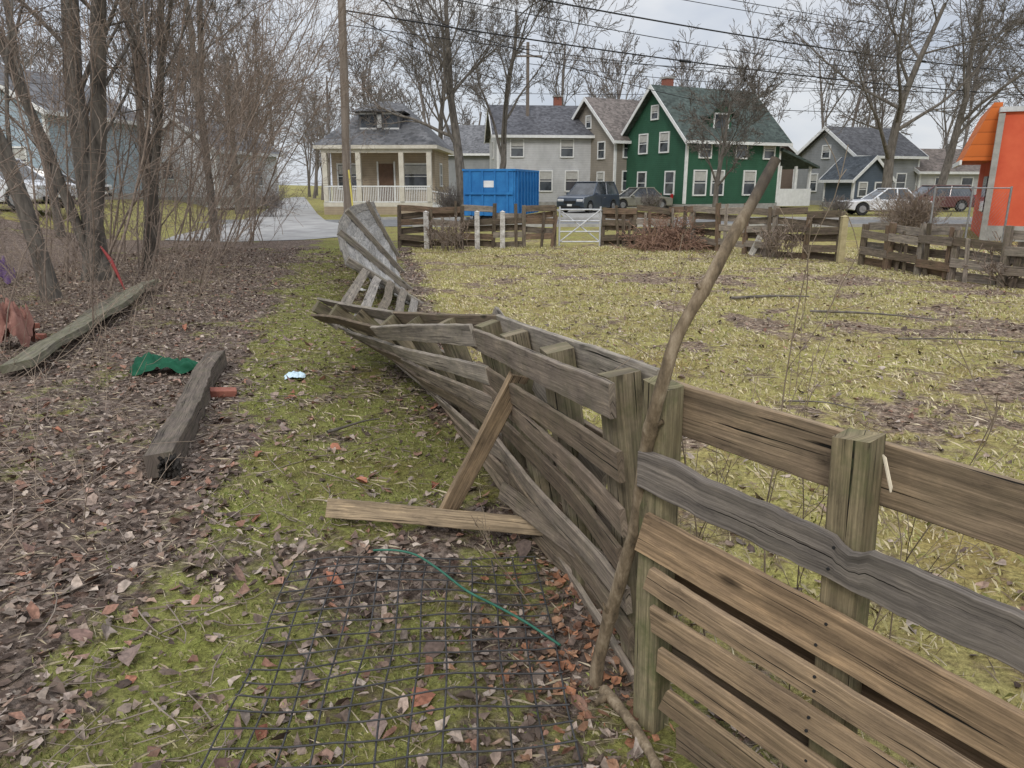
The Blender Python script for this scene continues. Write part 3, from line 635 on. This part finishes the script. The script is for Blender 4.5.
x,y=samp(200000,-3,15,1.0,20.5,1.25);g_=grassy(x,y);k_=(x>fenceX(y)+.05)&(g_+.8*(vnoise(x*6,y*6,4)-.5)+.3*(vnoise(x*17,y*17,7)-.5)>.48)&(x<.95*y+3);x,y=x[k_],y[k_]
grass('yard_grass',x,y,.018,.055,.005+.0006*y,ypal)
x,y=samp(60000,-9,14,1.2,18,1.6);k_=(x<.95*y+3);x,y=x[k_],y[k_];grass('dead_grass_straw',x,y,.02,.075,.0024+.0004*y,straw,2.0)

# ------------------------------------------------------------------ wire mesh panel, cable
Tb=Tubes();ca,sa=math.cos(R(4)),math.sin(R(4))
def mp_(u,v): 
    x=-.35+u*ca-v*sa;y=1.95+u*sa+v*ca
    return x,y,float(hgt(x,y))+.062+.018*math.sin(u*5+v*3)+.010*math.sin(v*9+1)
for i in range(12):
    u=-.54+i*.097;Tb.one([mp_(u+.006*math.sin(v*7+i),v) for v in np.linspace(-.9,1.02,26)],.0034,6)
for j in range(25):
    v=-.9+j*.08;Tb.one([(lambda q:(q[0],q[1],q[2]+.005))(mp_(u,v+.006*math.sin(u*8+j))) for u in np.linspace(-.54,.53,16)],.0032,6)
Tb.make('wire_mesh_panel',wirem)
Tb=Tubes();Tb.one(smooth_path([(-.62,3.0,.07),(-.52,2.97,.09),(-.42,2.93,.09),(-.3,2.78,.095),(-.18,2.62,.09),(-.05,2.5,.095),(.06,2.4,.09),(.17,2.28,.08)],40),.005,7);Tb.make('green_garden_cable',noisy('green_plastic',(.02,.10,.065),(.05,.16,.11),10,.6,0))

# ------------------------------------------------------------------ litter objects
def cloth(name,c,sx_,sy_,h_,mat,seed,rz=0):
    n=36;u=np.linspace(-1,1,n);U,Vv=np.meshgrid(u,u)
    r=1+.45*(fbm(U*2+seed,Vv*2,seed,3)-.5)
    zz=h_*(fbm(U*2.6+seed*3,Vv*2.6,seed+5,4)**1.2)*2*np.clip(1.25-(U**2+Vv**2)*.7,.05,1)+.05*h_*np.sin(U*9+Vv*5+seed)
    zz=zz+h_*.35*np.abs(np.sin(U*5+3*fbm(U*3,Vv*3,seed,2)+Vv*2))*np.clip(1.1-(U**2+Vv**2)*.6,0,1)
    xx=U*sx_/2*r*np.sqrt(1-Vv**2*.4);yy=Vv*sy_/2*r*np.sqrt(1-U**2*.4)
    cr,sr=math.cos(rz),math.sin(rz);gx=c[0]+xx*cr-yy*sr;gy=c[1]+xx*sr+yy*cr
    V=np.stack([gx,gy,hgt(gx,gy)+.01+np.maximum(zz,0)],-1).reshape(-1,3);idx=np.arange(n*n).reshape(n,n)
    F=np.stack([idx[:-1,:-1],idx[:-1,1:],idx[1:,1:],idx[1:,:-1]],-1).reshape(-1,4)
    return np_mesh(name,V,F,mat,smooth=True)
cloth('green_tarp',(-3.15,6.5),.62,.34,.10,noisy('green_fabric',(.004,.055,.028),(.012,.10,.05),9,.8,.3),3,.1)
cloth('face_mask',(-1.91,6.3),.2,.12,.03,noisy('mask_blue',(.5,.66,.74),(.62,.76,.82),9,.8,.1),8,.2)
cloth('crumpled_red_bag',(-5.15,7.5),.40,.5,.30,noisy('faded_red',(.20,.085,.065),(.34,.18,.14),9,.8,.3),5,.4)
cloth('paper_scrap',(-2.45,11.7),.25,.15,.03,white,9,.2)
cloth('purple_bag',(-8.6,12.5),.4,.35,.3,noisy('purple_plastic',(.10,.05,.14),(.18,.11,.24),9,.6,.3),22,.2)
brk=noisy('red_brick_clay',(.20,.07,.05),(.32,.13,.09),14,.9,.5,.004)
def brick(c,rz,t=.03):
    o=box('red_brick',None,(c[0],c[1],H(c[0],c[1])+t),(.20,.095,.06),brk,(R(rng.uniform(-9,9)),R(6),rz),.006)
brick((-2.32,5.72),.4);brick((-5.5,8.3),1.2,.1);brick((-5.25,8.0),.3,.05);brick((-6.2,9.0),.7,.12)
P=Planks();P.add((-2.0,3.98,.09),(-2.78,6.75,.08),(1,.3,.1),(1,.3,.1),.16,.14,(.13,.105,.085),.25,60,.02,.012)
P.make('rotten_timber')
m,nt,b=nm('charred_wood',.95);v=coord(nt)
nt.links.new(ramp(nt,noise(nt,v,20,4,.7),[(.35,(.008,.007,.006)),(.7,(.06,.05,.04))]),b.inputs['Base Color']);bump(nt,b,noise(nt,v,35,3,.7),1,.03)
Tb=Tubes()
for i in range(34):
    a_=np.array([-2.0+rng.uniform(-.07,.07),4.03,.09+rng.uniform(-.06,.06)]);Tb.one([a_,a_+np.array([.02,-.05,0]),a_+np.array([.03+rng.normal(0,.01),-.06-.06*rng.random(),rng.normal(0,.012)-.01])],[.018,.015,.004],5)
Tb.make('charred_timber_end',m)
P=Planks();P.add((-4.35,6.35,.10),(-5.75,11.8,.16),(1,.25,.2),(1,.25,.2),.26,.07,(.21,.19,.14),.7,60,.03,.012);P.add((-4.6,6.9,.03),(-5.9,11.2,.05),(1,.25,.0),(1,.25,.0),.2,.08,(.15,.13,.10),.6,30,.03,.012);P.make('mossy_beam')
Tb=Tubes();Tb.one([(-6.2,11.3,.75),(-6.05,11.25,.55),(-5.95,11.2,.35),(-5.85,11.15,.12)],[.012,.03,.022,.01],6);Tb.make('red_plastic_strip',noisy('red_plastic',(.22,.03,.03),(.34,.06,.05),9,.6,.1))
Tb=Tubes();M=170
x=rng.normal(4.05,.45,M);y=rng.normal(19.5,.25,M)
tree_into(Tb,np.stack([x,y,np.zeros(M)],-1),np.stack([rng.normal(0,.8,M),rng.normal(0,.6,M),np.full(M,.9)],-1),rng.uniform(.4,1.0,M),rng.uniform(.007,.014,M),[(6,.2,.7,.5,.8,.3,-.1,4),(3,.2,.7,.5,.8,.3,-.1,3)],(6,.2,-.2,.6),.006,4)
Tb.make('dead_shrub_pile',noisy('rust_stalk',(.17,.10,.07),(.32,.20,.14),5,.9,0))
def shrub(name,x,y,r,h_,mat,M=90):
    Tb=Tubes();xx=rng.normal(x,r*.3,M);yy=rng.normal(y,r*.3,M)
    tree_into(Tb,np.stack([xx,yy,hgt(xx,yy)],-1),np.stack([rng.normal(0,.4,M),rng.normal(0,.4,M),np.ones(M)],-1),rng.uniform(.6,1.1,M)*h_,rng.uniform(.006,.01,M),[(5,.25,.5,.45,.7,.15,0,4),(3,.2,.6,.5,.8,.2,0,3)],(6,.08,0,.5),.006,4)
    Tb.make(name,mat)
shrub('bare_shrub',13.0,24.6,.8,1.3,twigm);shrub('bare_shrub',14.2,27,.8,1.2,twigm);shrub('bare_shrub',-3.3,41.5,.8,1.4,fartw);shrub('bare_shrub',8.8,48,.8,1.1,fartw,60)
shrub('bare_shrub',-12.9,40,1.2,1.6,fartw,60);shrub('bare_shrub',17.5,41,.8,1.0,fartw,60);shrub('bare_shrub',-1.6,19.4,.7,.8,twigm,30);shrub('bare_shrub',6.2,17.2,.6,.8,twigm,30);shrub('bare_shrub',8.4,12.6,.5,.7,twigm,30)

# ------------------------------------------------------------------ poles and wires
poled=noisy('pole_wood',(.12,.095,.075),(.24,.20,.165),8,.9,.4,.01,(1,1,.1))
e=empty('utility_pole',(-6.75,31.2,0));cyl('shaft',e,(0,0,-.3),(.3,0,11.6),.19,.14,poled,14)
box('crossarm',e,(0.3,-.16,10.6),(.12,.12,2.4),poled,(R(90),0,R(30)));cyl('insulator',e,(.3,-.7,10.7),(.3,-.7,10.9),.05,.05,metal);cyl('ground_conduit',e,(.18,-.08,0),(.27,-.08,4),.02,.02,metal)
cyl('yellow_guard',empty('guy_wire_guard',(-6.2,29.8,0)),(0,0,0),(-.25,.6,2.2),.035,.035,noisy('yellow_plastic',(.5,.42,.08),(.6,.5,.12),5,.5,0))
e=empty('utility_pole',(1.2,60.5,0));cyl('shaft',e,(0,0,-.3),(0,0,12),.16,.12,poled,12);box('crossarm',e,(0,-.16,11),(2.2,.1,.12),poled)
e=empty('utility_pole',(51,62.5,0));cyl('shaft',e,(0,0,-.3),(0,0,11.6),.19,.14,poled,12);box('crossarm',e,(0,-.16,10.6),(2.2,.1,.12),poled)
Tb=Tubes()
def wire(a_,b_,sag,r_=.014):
    t=np.linspace(0,1,40);a_=np.array(a_,float);b_=np.array(b_,float);p=a_[None]*(1-t)[:,None]+b_[None]*t[:,None];p[:,2]-=sag*4*t*(1-t);Tb.one(p,r_,5);return p
pa=wire((-6.5,31.1,9.85),(51,62.5,9.6),.9,.038);pb=wire((-6.5,31.1,8.1),(51,62.5,8.2),.8,.034)
wire((-6.5,30.5,10.9),(51,62,10.9),.6,.018);wire((-6.5,31.7,10.9),(51,63,10.9),.7,.018);wire((-6.5,31.1,8.1),(1.2,60.5,9),.5,.02)
wire((-6.5,31.1,9.8),(-30,12,9.5),.6,.02);wire((1.2,60.5,10.5),(51,62.5,9.0),1,.024);wire((-6.5,31.1,7.8),(-7.5,44,5),.3,.016)
wire((-6.5,31.1,9.0),(17,52,6.3),.7,.02);wire((-6.5,31.1,9.3),(51,62.5,9.2),1.2,.02);wire((1.2,60.5,11),(51,62.5,11.3),1,.024);wire((51,62.5,8.6),(18,53,6.5),.6,.022)
wire((51,62.5,10.6),(-2,62,8.6),.8,.02);wire((51,62.5,8.0),(-6.5,31.1,7.6),.7,.018)
Tb.make('power_lines',blackm)
Tb=Tubes()
for pp,i in((pa,3),(pa,21),(pb,10)): Tb.one([pp[i],pp[i]*.6+pp[i+1]*.4],.07,8)
Tb.make('cable_splice_closures',blackm)

# ------------------------------------------------------------------ houses
noisyblind=noisy('window_blind_fabric',(.35,.34,.31),(.5,.49,.46),4,.9,0)
def window(par,face,W,D,u,z,w_,h_,trim,two=True):
    t=.09
    def bx(nm_,du,dz,sw,sh,proud,th,mat):
        if face=='F': box(nm_,par,(u+du,-D/2-proud,z+dz),(sw,th,sh),mat)
        elif face=='L': box(nm_,par,(-W/2-proud,u+du,z+dz),(th,sw,sh),mat)
        else: box(nm_,par,(W/2+proud,u+du,z+dz),(th,sw,sh),mat)
    bx('window_glass',0,0,w_,h_,.01,.04,glass)
    bx('window_trim',-w_/2-t/2,0,t,h_+2*t,.03,.09,trim);bx('window_trim',w_/2+t/2,0,t,h_+2*t,.03,.09,trim)
    bx('window_trim',0,h_/2+t/2,w_-.004,t,.033,.09,trim);bx('window_sill',0,-h_/2-t/2,w_-.004,t,.045,.12,trim)
    if two:
        bx('sash_rail',0,0,w_-.004,.05,.028,.03,trim)
        if rng.random()<.6: bx('window_blind',0,h_*.28,w_-.02,h_*.38,.024,.02,noisyblind)
def gable_house(name,loc,rz,W,D,eave,peak,wall,roof,trim,wins=(),ridge='x',ov=.45,chim=None,corner=True):
    e=empty(name,loc,rz)
    half=(D if ridge=='x' else W)/2;L=(W if ridge=='x' else D)/2
    ax=ridge
    extrude('walls',e,[(-half,-.3),(half,-.3),(half,eave),(0,peak),(-half,eave)],ax,-L,L,wall)
    sl=(peak-eave)/half;th=.16;zo=.012;xo=half+ov;ze=eave-sl*ov
    for s in(-1,1):
        extrude('roof_slope',e,[(0,peak+zo),(s*xo,ze+zo),(s*xo,ze+zo+th),(0,peak+zo+th)],ax,-L-ov,L+ov,roof)
        for en in(-1,1):
            a0=en*(L+ov+.004);a1=en*(L+ov+.05)
            extrude('rake_board',e,[(0,peak+th+.02),(s*(xo+.02),ze+th+.02),(s*(xo+.02),ze-.1),(0,peak-.1)],ax,a0,a1,trim)
        box('eave_fascia',e,((0,s*(xo+.04),ze+.06) if ax=='x' else (s*(xo+.04),0,ze+.06)),((2*L+2*ov,.06,.2) if ax=='x' else (.06,2*L+2*ov,.2)),trim)
    box('foundation',e,(0,0,.12),(W+.06,D+.06,.5),concrete)
    if corner:
        for sx_ in(-1,1):
            for sy_ in(-1,1): box('corner_board',e,(sx_*(W/2-.05),sy_*(D/2-.05),(eave+.4)/2),(.16,.16,eave-.42),trim)
    for wn in wins: window(e,wn[0],W,D,*wn[1:],trim)
    if chim: box('chimney',e,(chim[0],chim[1],peak+.1),(.6,.6,1.5),brk);box('chimney_cap',e,(chim[0],chim[1],peak+.9),(.72,.72,.12),concrete)
    return e
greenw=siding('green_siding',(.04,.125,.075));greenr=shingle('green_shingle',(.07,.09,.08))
e=gable_house('green_house',(13.5,55.5,0),R(26),8.2,7.2,4.7,8.0,greenw,greenr,white,
  [('F',-2.9,1.75,.95,1.5),('F',-1.4,1.75,.95,1.5),('F',1.4,1.75,.95,1.5),('F',3.0,3.9,.9,.0+1.0),('F',-2.6,3.9,.9,1.0),('F',.5,3.9,.9,1.0),('L',-2.0,1.75,.9,1.4),('L',1.2,1.75,.9,1.4),('L',-1.2,4.4,.9,1.2),('L',1.2,4.4,.9,1.2),('L',0,6.4,.7,.8)],'x',.5,(-2.0,1.6))
extrude('dormer_walls',e,[(-.9,4.6),(.9,4.6),(.9,6.2),(0,7.1),(-.9,6.2)],'y',-3.1,-.6,greenw).location=(-1.0,0,0)
for s in(-1,1): extrude('dormer_roof',e,[(0,7.12),(s*1.2,5.93),(s*1.2,6.05),(0,7.26)],'y',-3.4,-.4,greenr).location=(-1.0,0,0)
box('dormer_window',e,(-1.0,-3.12,5.7),(1.1,.05,.9),glass);box('dormer_trim',e,(-1.0,-3.13,6.2),(1.3,.08,.1),white);box('dormer_trim',e,(-1.0,-3.13,5.2),(1.3,.08,.1),white);box('dormer_trim',e,(-1.6,-3.13,5.7),(.1,.08,.9),white);box('dormer_trim',e,(-.4,-3.13,5.7),(.1,.08,.9),white)
box('porch_deck',e,(5.8,-1.2,.45),(3.2,4.6,.5),white);box('porch_skirt',e,(5.8,-3.54,.75),(3.2,.06,1.2),white)
extrude('porch_roof',e,[(4.0,3.9),(7.7,2.75),(7.7,2.9),(4.0,4.1)],'y',-3.9,1.4,greenr)
for xx in(4.4,5.9,7.3): box('porch_post',e,(xx,-3.4,1.75),(.16,.16,2.3),white)
box('entry_door',e,(4.15,-2.4,1.7),(.08,1,2.1),white)
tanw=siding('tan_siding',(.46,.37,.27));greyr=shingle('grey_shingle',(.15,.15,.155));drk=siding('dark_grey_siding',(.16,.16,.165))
e=empty('tan_bungalow',(-7.35,48.0,0),R(-2));e.scale=(.86,.9,1.0);W_,D_=7.0,7.5
box('walls',e,(0,0,1.75),(W_,D_,4.1),tanw);box('foundation',e,(0,0,.1),(W_+.06,D_+.06,.4),concrete)
xo,yo,ze=4.0,6.0,3.75
add_mesh('hip_roof',[(-xo,-yo,ze),(xo,-yo,ze),(xo,4.3,ze),(-xo,4.3,ze),(-.9,-1.2,6.35),(.9,-1.2,6.35),(.9,.5,6.35),(-.9,.5,6.35)],[(0,1,5,4),(1,2,6,5),(2,3,7,6),(3,0,4,7),(4,5,6,7),(3,2,1,0)],greyr,e)
box('eave_trim',e,(0,-.85,ze-.1),(2*xo-.02,10.28,.19),offw)
box('dormer_walls',e,(0,-3.0,5.0),(2.7,2.6,1.2),drk)
add_mesh('dormer_roof',[(-1.75,-4.7,5.6),(1.75,-4.7,5.6),(1.75,-1,5.6),(-1.75,-1,5.6),(-.5,-2.9,6.3),(.5,-2.9,6.3),(.5,-1,6.3),(-.5,-1,6.3)],[(0,1,5,4),(1,2,6,5),(2,3,7,6),(3,0,4,7),(4,5,6,7),(3,2,1,0)],greyr,e)
for xx in(-.75,.75): box('dormer_window',e,(xx,-4.31,5.1),(.9,.06,.7),glass);box('dormer_trim',e,(xx,-4.32,5.5),(1.1,.08,.09),white);box('dormer_trim',e,(xx,-4.32,4.7),(1.1,.08,.09),white)
box('dormer_trim',e,(0,-4.32,5.1),(.3,.08,.7),white)
box('porch_floor',e,(0,-4.75,.55),(7.2,2,.22),offw);box('porch_skirt',e,(0,-5.7,.2),(7.2,.06,.55),tanw)
for xx in(-3.4,-1.2,1.6,3.4): box('porch_column',e,(xx,-5.6,2.15),(.32,.32,3.0),offw,bevel=.02)
box('porch_beam',e,(0,-5.6,3.5),(7.2,.3,.3),offw)
for k in range(60): 
    xx=-3.3+k*.112;box('baluster',e,(xx,-5.72,1.1),(.04,.04,.85),white)
box('rail_top',e,(0,-5.72,1.55),(7,.09,.07),white);box('rail_bottom',e,(0,-5.72,.7),(7,.08,.06),white)
for u,w_ in((-2.3,1.5),(2.2,1.7)): window(e,'F',W_,D_,u,2.1,w_,1.3,white)
box('entry_door',e,(.2,-3.78,1.75),(.95,.08,2.1),noisy('door_brown',(.1,.06,.04),(.16,.1,.07),4));box('door_trim',e,(-.37,-3.78,1.8),(.1,.1,2.25),white);box('door_trim',e,(.77,-3.78,1.8),(.1,.1,2.25),white)
window(e,'L',W_,D_,-1,2.2,.9,1.2,white);window(e,'R',W_,D_,-1,2.2,.9,1.2,white)
box('ramp_deck',e,(4.6,-5.3,.35),(2.0,1.4,.12),white,(0,R(8),0));box('ramp_rail',e,(4.6,-5.98,1.15),(2.0,.07,.07),white,(0,R(8),0));
for k in range(14): box('ramp_baluster',e,(3.7+k*.14,-5.98,.75),(.04,.04,.8),white)
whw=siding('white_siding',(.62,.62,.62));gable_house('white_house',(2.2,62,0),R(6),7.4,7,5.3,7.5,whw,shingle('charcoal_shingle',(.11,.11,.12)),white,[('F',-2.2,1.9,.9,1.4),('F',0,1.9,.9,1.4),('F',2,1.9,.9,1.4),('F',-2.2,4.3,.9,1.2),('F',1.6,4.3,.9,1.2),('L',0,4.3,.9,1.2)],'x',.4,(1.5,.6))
beige=siding('taupe_siding',(.36,.32,.27));brr=shingle('brown_shingle',(.17,.145,.13))
gable_house('taupe_house',(8.3,60.5,0),R(28),5.6,7.0,4.9,7.8,beige,brr,white,[('F',-1.6,4.2,.9,1.2),('F',1.2,4.2,.9,1.2),('F',-1.6,1.9,.9,1.3),('F',1.2,1.9,.9,1.3),('L',-1.8,4.1,.8,1.1),('L',1.5,4.1,.8,1.1),('L',-1.8,1.9,.8,1.2),('L',1.2,1.9,.8,1.2),('L',0,6.2,.6,.8)],'x',.45)
greyw=siding('grey_siding',(.33,.34,.35));gable_house('grey_house',(28.6,64,0),R(20),6.5,6.5,3.9,6.0,greyw,shingle('dark_shingle',(.09,.09,.095)),white,[('F',-1.8,1.8,.9,1.3),('F',1.5,1.8,.9,1.3),('L',-1.5,1.8,.9,1.3),('L',1.2,1.8,.9,1.3),('L',0,4.2,.8,.9)],'x',.4)
gable_house('porch_cottage',(25.8,57.5,0),R(15),3.0,3.2,2.1,3.5,siding('slate_siding',(.12,.15,.19)),shingle('slate_shingle',(.07,.08,.09)),white,[('F',-.7,1.3,.6,.9),('F',.7,1.3,.6,.9)],'y',.3)
gable_house('white_cottage',(37,66,0),R(12),10,6.5,2.7,4.4,whw,shingle('tan_shingle',(.17,.14,.12)),white,[('F',-3,1.6,1,1.1),('F',-.5,1.6,1,1.1),('F',2,1.6,1,1.1),('L',0,1.6,.9,1.1)],'x',.4)
gable_house('brown_house',(22.2,72,0),R(5),6,6,4.2,6.6,siding('brown_siding',(.2,.15,.12)),brr,white,[('F',-1.5,2,.9,1.2),('F',1.2,2,.9,1.2)],'y',.4)
bluew=siding('pale_blue_siding',(.42,.52,.60));gable_house('pale_blue_house',(-26.0,42,.8),R(-8),8.5,8,4.3,6.6,bluew,greyr,white,[('F',-2.5,1.9,.9,1.3),('F',0,1.9,.9,1.3),('F',2.5,1.9,.9,1.3),('R',-1,1.9,.9,1.3),('F',0,4.9,.9,1)],'y',.4)
gable_house('white_garage',(-20.0,52,.5),R(-14),5.0,7,3.3,5.1,siding('bright_white_siding',(.75,.76,.78)),greyr,white,[('F',-1,2,.8,1.0),('R',-2,1.7,.9,1.2),('R',1,1.7,.9,1.2)],'y',.35)
gable_house('white_house',(-38,58,.6),R(0),9,8,4.6,7.2,whw,brr,white,[('F',-2.5,1.9,.9,1.3),('F',1,1.9,.9,1.3)],'x',.4)
gable_house('grey_house',(-1.8,78,0),R(0),9,8,4.6,7.2,greyw,greyr,white,[('F',-2.5,1.9,.9,1.3),('F',1,1.9,.9,1.3)],'x',.4)
orw=noisy('orange_red_wall',(.54,.085,.04),(.64,.13,.06),1.5,.8,.25,.004);awm=siding('orange_metal_awning',(.66,.17,.035),.35,.15)
e=empty('orange_store_building',(14.35,22.9,0),R(-28))
box('walls',e,(6,3.2,1.75),(12,6.4,3.9),orw);box('parapet_cap',e,(6,3.2,3.76),(12.2,6.6,.14),galv)
extrude('mansard_awning',e,[(-.85,2.35),(-.02,2.35),(-.02,4.0),(-.25,4.0)],'y',.4,6.3,awm)
box('awning_fascia',e,(-.88,3.35,2.3),(.06,5.95,.14),white)
box('corner_pilaster',e,(-.03,-.03,1.75),(.16,.16,3.8),concrete);box('wall_base',e,(6,-.03,.2),(12,.08,.5),concrete)
box('store_window',e,(-.02,2.2,1.35),(.06,1.6,1.1),glass)
Tb=Tubes();a_=np.array([12.4,22.4]);b_=np.array([14.3,21.9]);L=2.0
for i in range(24):
    s=i/24*L
    for sg in(1,-1):
        c0=np.clip([s,s+sg*.9],0,L);z1=abs(c0[1]-c0[0])*1.5+.1
        P0=lerp(a_,b_,c0[0]/L);P1=lerp(a_,b_,c0[1]/L);Tb.one([(P0[0],P0[1],.1),(P1[0],P1[1],z1)],.003,3)
for s in(0,.5,1): p=lerp(a_,b_,s);Tb.one([(p[0],p[1],-.1),(p[0],p[1],1.6)],.03,8)
Tb.one([(a_[0],a_[1],1.55),(b_[0],b_[1],1.55)],.02,6);Tb.make('chain_link_fence',metal)

# ------------------------------------------------------------------ cars
tl=noisy('tail_light_red',(.3,.01,.01),(.4,.02,.02),5,.3,0);hl=noisy('head_light_clear',(.5,.5,.5),(.7,.7,.7),5,.2,0)
def paint(name,c): 
    m,nt,b=nm(name,.3,.6);n=noise(nt,coord(nt),3,3);nt.links.new(ramp(nt,n,[(.3,tuple(k*.8 for k in c)),(.7,c)]),b.inputs['Base Color']);b.inputs['Coat Weight'].default_value=.5;return m
def car(name,loc,rz,mat,L=4.6,Wd=1.85,Ht=1.7,suv=True):
    e=empty(name,loc,rz);h=L/2;z1=Ht*.56;arch=.38
    def archp(cx):
        return [(cx+arch*math.cos(a),.33+arch*math.sin(a)) for a in np.linspace(0,math.pi,9)][::-1]
    fx,rx=h-.85,-h+.85
    prof=[(-h,.25),(rx-arch,.25)]+archp(rx)+[(rx+arch,.25),(fx-arch,.25)]+archp(fx)+[(fx+arch,.25),(h-.03,.32),(h,.62),(h-.08,z1*.86),(h-.25,z1*.93),(h-(1.15 if suv else 1.25),z1+.03),(-h+(.15 if suv else .75),z1+.04),(-h+.04,z1-.05),(-h-.02,.6)]
    extrude('body',e,prof,'y',-Wd/2,Wd/2,mat,.05)
    b0,b1=(-h+.12,h-1.2) if suv else (-h+.75,h-1.3)
    t0,t1=(-h+.4,h-2.0) if suv else (-h+1.35,h-2.1);wb=Wd/2-.04;wt=Wd/2-.25
    V=[(b0,-wb,z1),(b1,-wb,z1),(b1,wb,z1),(b0,wb,z1),(t0,-wt,Ht-.06),(t1,-wt,Ht-.06),(t1,wt,Ht-.06),(t0,wt,Ht-.06)]
    add_mesh('windows',V,[(0,1,2,3),(4,5,6,7),(0,1,5,4),(1,2,6,5),(2,3,7,6),(3,0,4,7)],glass,e,.03)
    box('roof',e,((t0+t1)/2,0,Ht-.04),(t1-t0+.1,2*wt+.08,.07),mat,bevel=.03)
    for s in(-1,1):
        for (xb,xt) in((b0+.03,t0+.02),(b1-.03,t1-.02),((b0+b1)/2-.1,(t0+t1)/2)):
            cyl('pillar',e,(xb,s*(wb-.0),z1),(xt,s*(wt+.01),Ht-.06),.045,.04,mat,8)
        for cx in(fx,rx):
            cyl('tyre',e,(cx,s*(Wd/2-.22),.33),(cx,s*(Wd/2+.0),.33),.33,.33,blackm,20);cyl('wheel_rim',e,(cx,s*(Wd/2-.02),.33),(cx,s*(Wd/2+.015),.33),.2,.19,metal,10)
        box('head_light',e,(h-.10,s*(Wd/2-.28),.72),(.2,.42,.14),hl,bevel=.03);box('tail_light',e,(-h+.02,s*(Wd/2-.16),.85),(.12,.2,.32),tl,bevel=.02)
        box('mirror',e,(b1-.25,s*(Wd/2+.08),z1+.08),(.12,.18,.13),mat,bevel=.03);box('door_seam',e,(0.1,s*(Wd/2+.001),.62),(.015,.006,.5),blackm)
        box('door_handle',e,(-.25,s*(Wd/2+.012),z1-.14),(.16,.025,.03),metal)
    box('grille',e,(h-.005,0,.62),(.04,.8,.16),blackm);box('lower_grille',e,(h-.0,0,.36),(.05,1.3,.14),blackm);box('plate',e,(h+.02,0,.45),(.015,.32,.12),white)
    box('rear_plate',e,(-h-.03,0,.7),(.015,.32,.15),white);box('underbody',e,(0,0,.3),(L-1,Wd-.5,.2),blackm)
    return e
car('parked_suv',(4.7,46.5,.03),R(-125),paint('dark_blue_paint',(.03,.045,.07)),4.6,1.85,1.8)
car('parked_car',(8.3,51,.03),R(200),paint('grey_tan_paint',(.22,.21,.17)),4.6,1.8,1.45,False)
car('parked_car',(20.6,42.2,.02),R(175),paint('white_paint_gloss',(.72,.73,.75)),4.5,1.8,1.45,False)
car('parked_car',(26.5,48.2,.02),R(180),paint('maroon_paint',(.10,.03,.03)),4.6,1.85,1.6,True)
car('parked_suv',(-17.2,25.6,H(-17.2,25.6)),R(-12),paint('white_suv_paint',(.72,.73,.75)),4.7,1.85,1.65)
car('parked_car',(-20,33,H(-20,33)),R(8),paint('silver_paint',(.4,.41,.42)),4.6,1.8,1.45,False)

# ------------------------------------------------------------------ dumpster
bl=noisy('blue_dumpster_paint',(.015,.12,.33),(.03,.20,.46),1.5,.55,.15,.004)
e=empty('roll_off_dumpster',(-.45,38.4,0),R(-14));Wd,Dp,Hh=2.45,5.2,2.05;z0=.22
for s in(-1,1):
    box('side_wall',e,(s*Wd/2,0,z0+Hh/2),(.06,Dp,Hh),bl);box('top_rail',e,(s*Wd/2,0,z0+Hh+.03),(.14,Dp+.14,.1),bl,bevel=.01)
    for k in range(8): box('side_rib',e,(s*(Wd/2+.07),-Dp/2+.3+k*.66,z0+Hh/2),(.09,.1,Hh-.05),bl)
    box('ground_rail',e,(s*.55,0,.16),(.1,Dp,.14),metal)
for s in(-1,1):
    box('end_wall',e,(0,s*Dp/2,z0+Hh/2),(Wd-.07,.06,Hh),bl);box('end_rail',e,(0,s*(Dp/2),z0+Hh+.03),(Wd-.15,.14,.1),bl)
for k in range(4): box('end_rib',e,(-.9+k*.6,-Dp/2-.06,z0+Hh/2),(.09,.06,Hh-.05),bl)
box('end_bar',e,(0,-Dp/2-.1,z0+Hh*.5),(Wd-.1,.05,.1),bl)
box('floor',e,(0,0,z0+.04),(Wd-.1,Dp-.1,.06),metal);box('label_panel',e,(.0,-Dp/2-.035,z0+1.45),(.5,.01,.3),white)
for s in(-1,1): cyl('roller',e,(s*.8,-Dp/2+.1,.12),(s*.95,-Dp/2+.1,.12),.12,.12,metal)
print('polys',sum(len(o.data.polygons) for o in bpy.data.objects if o.type=='MESH'))
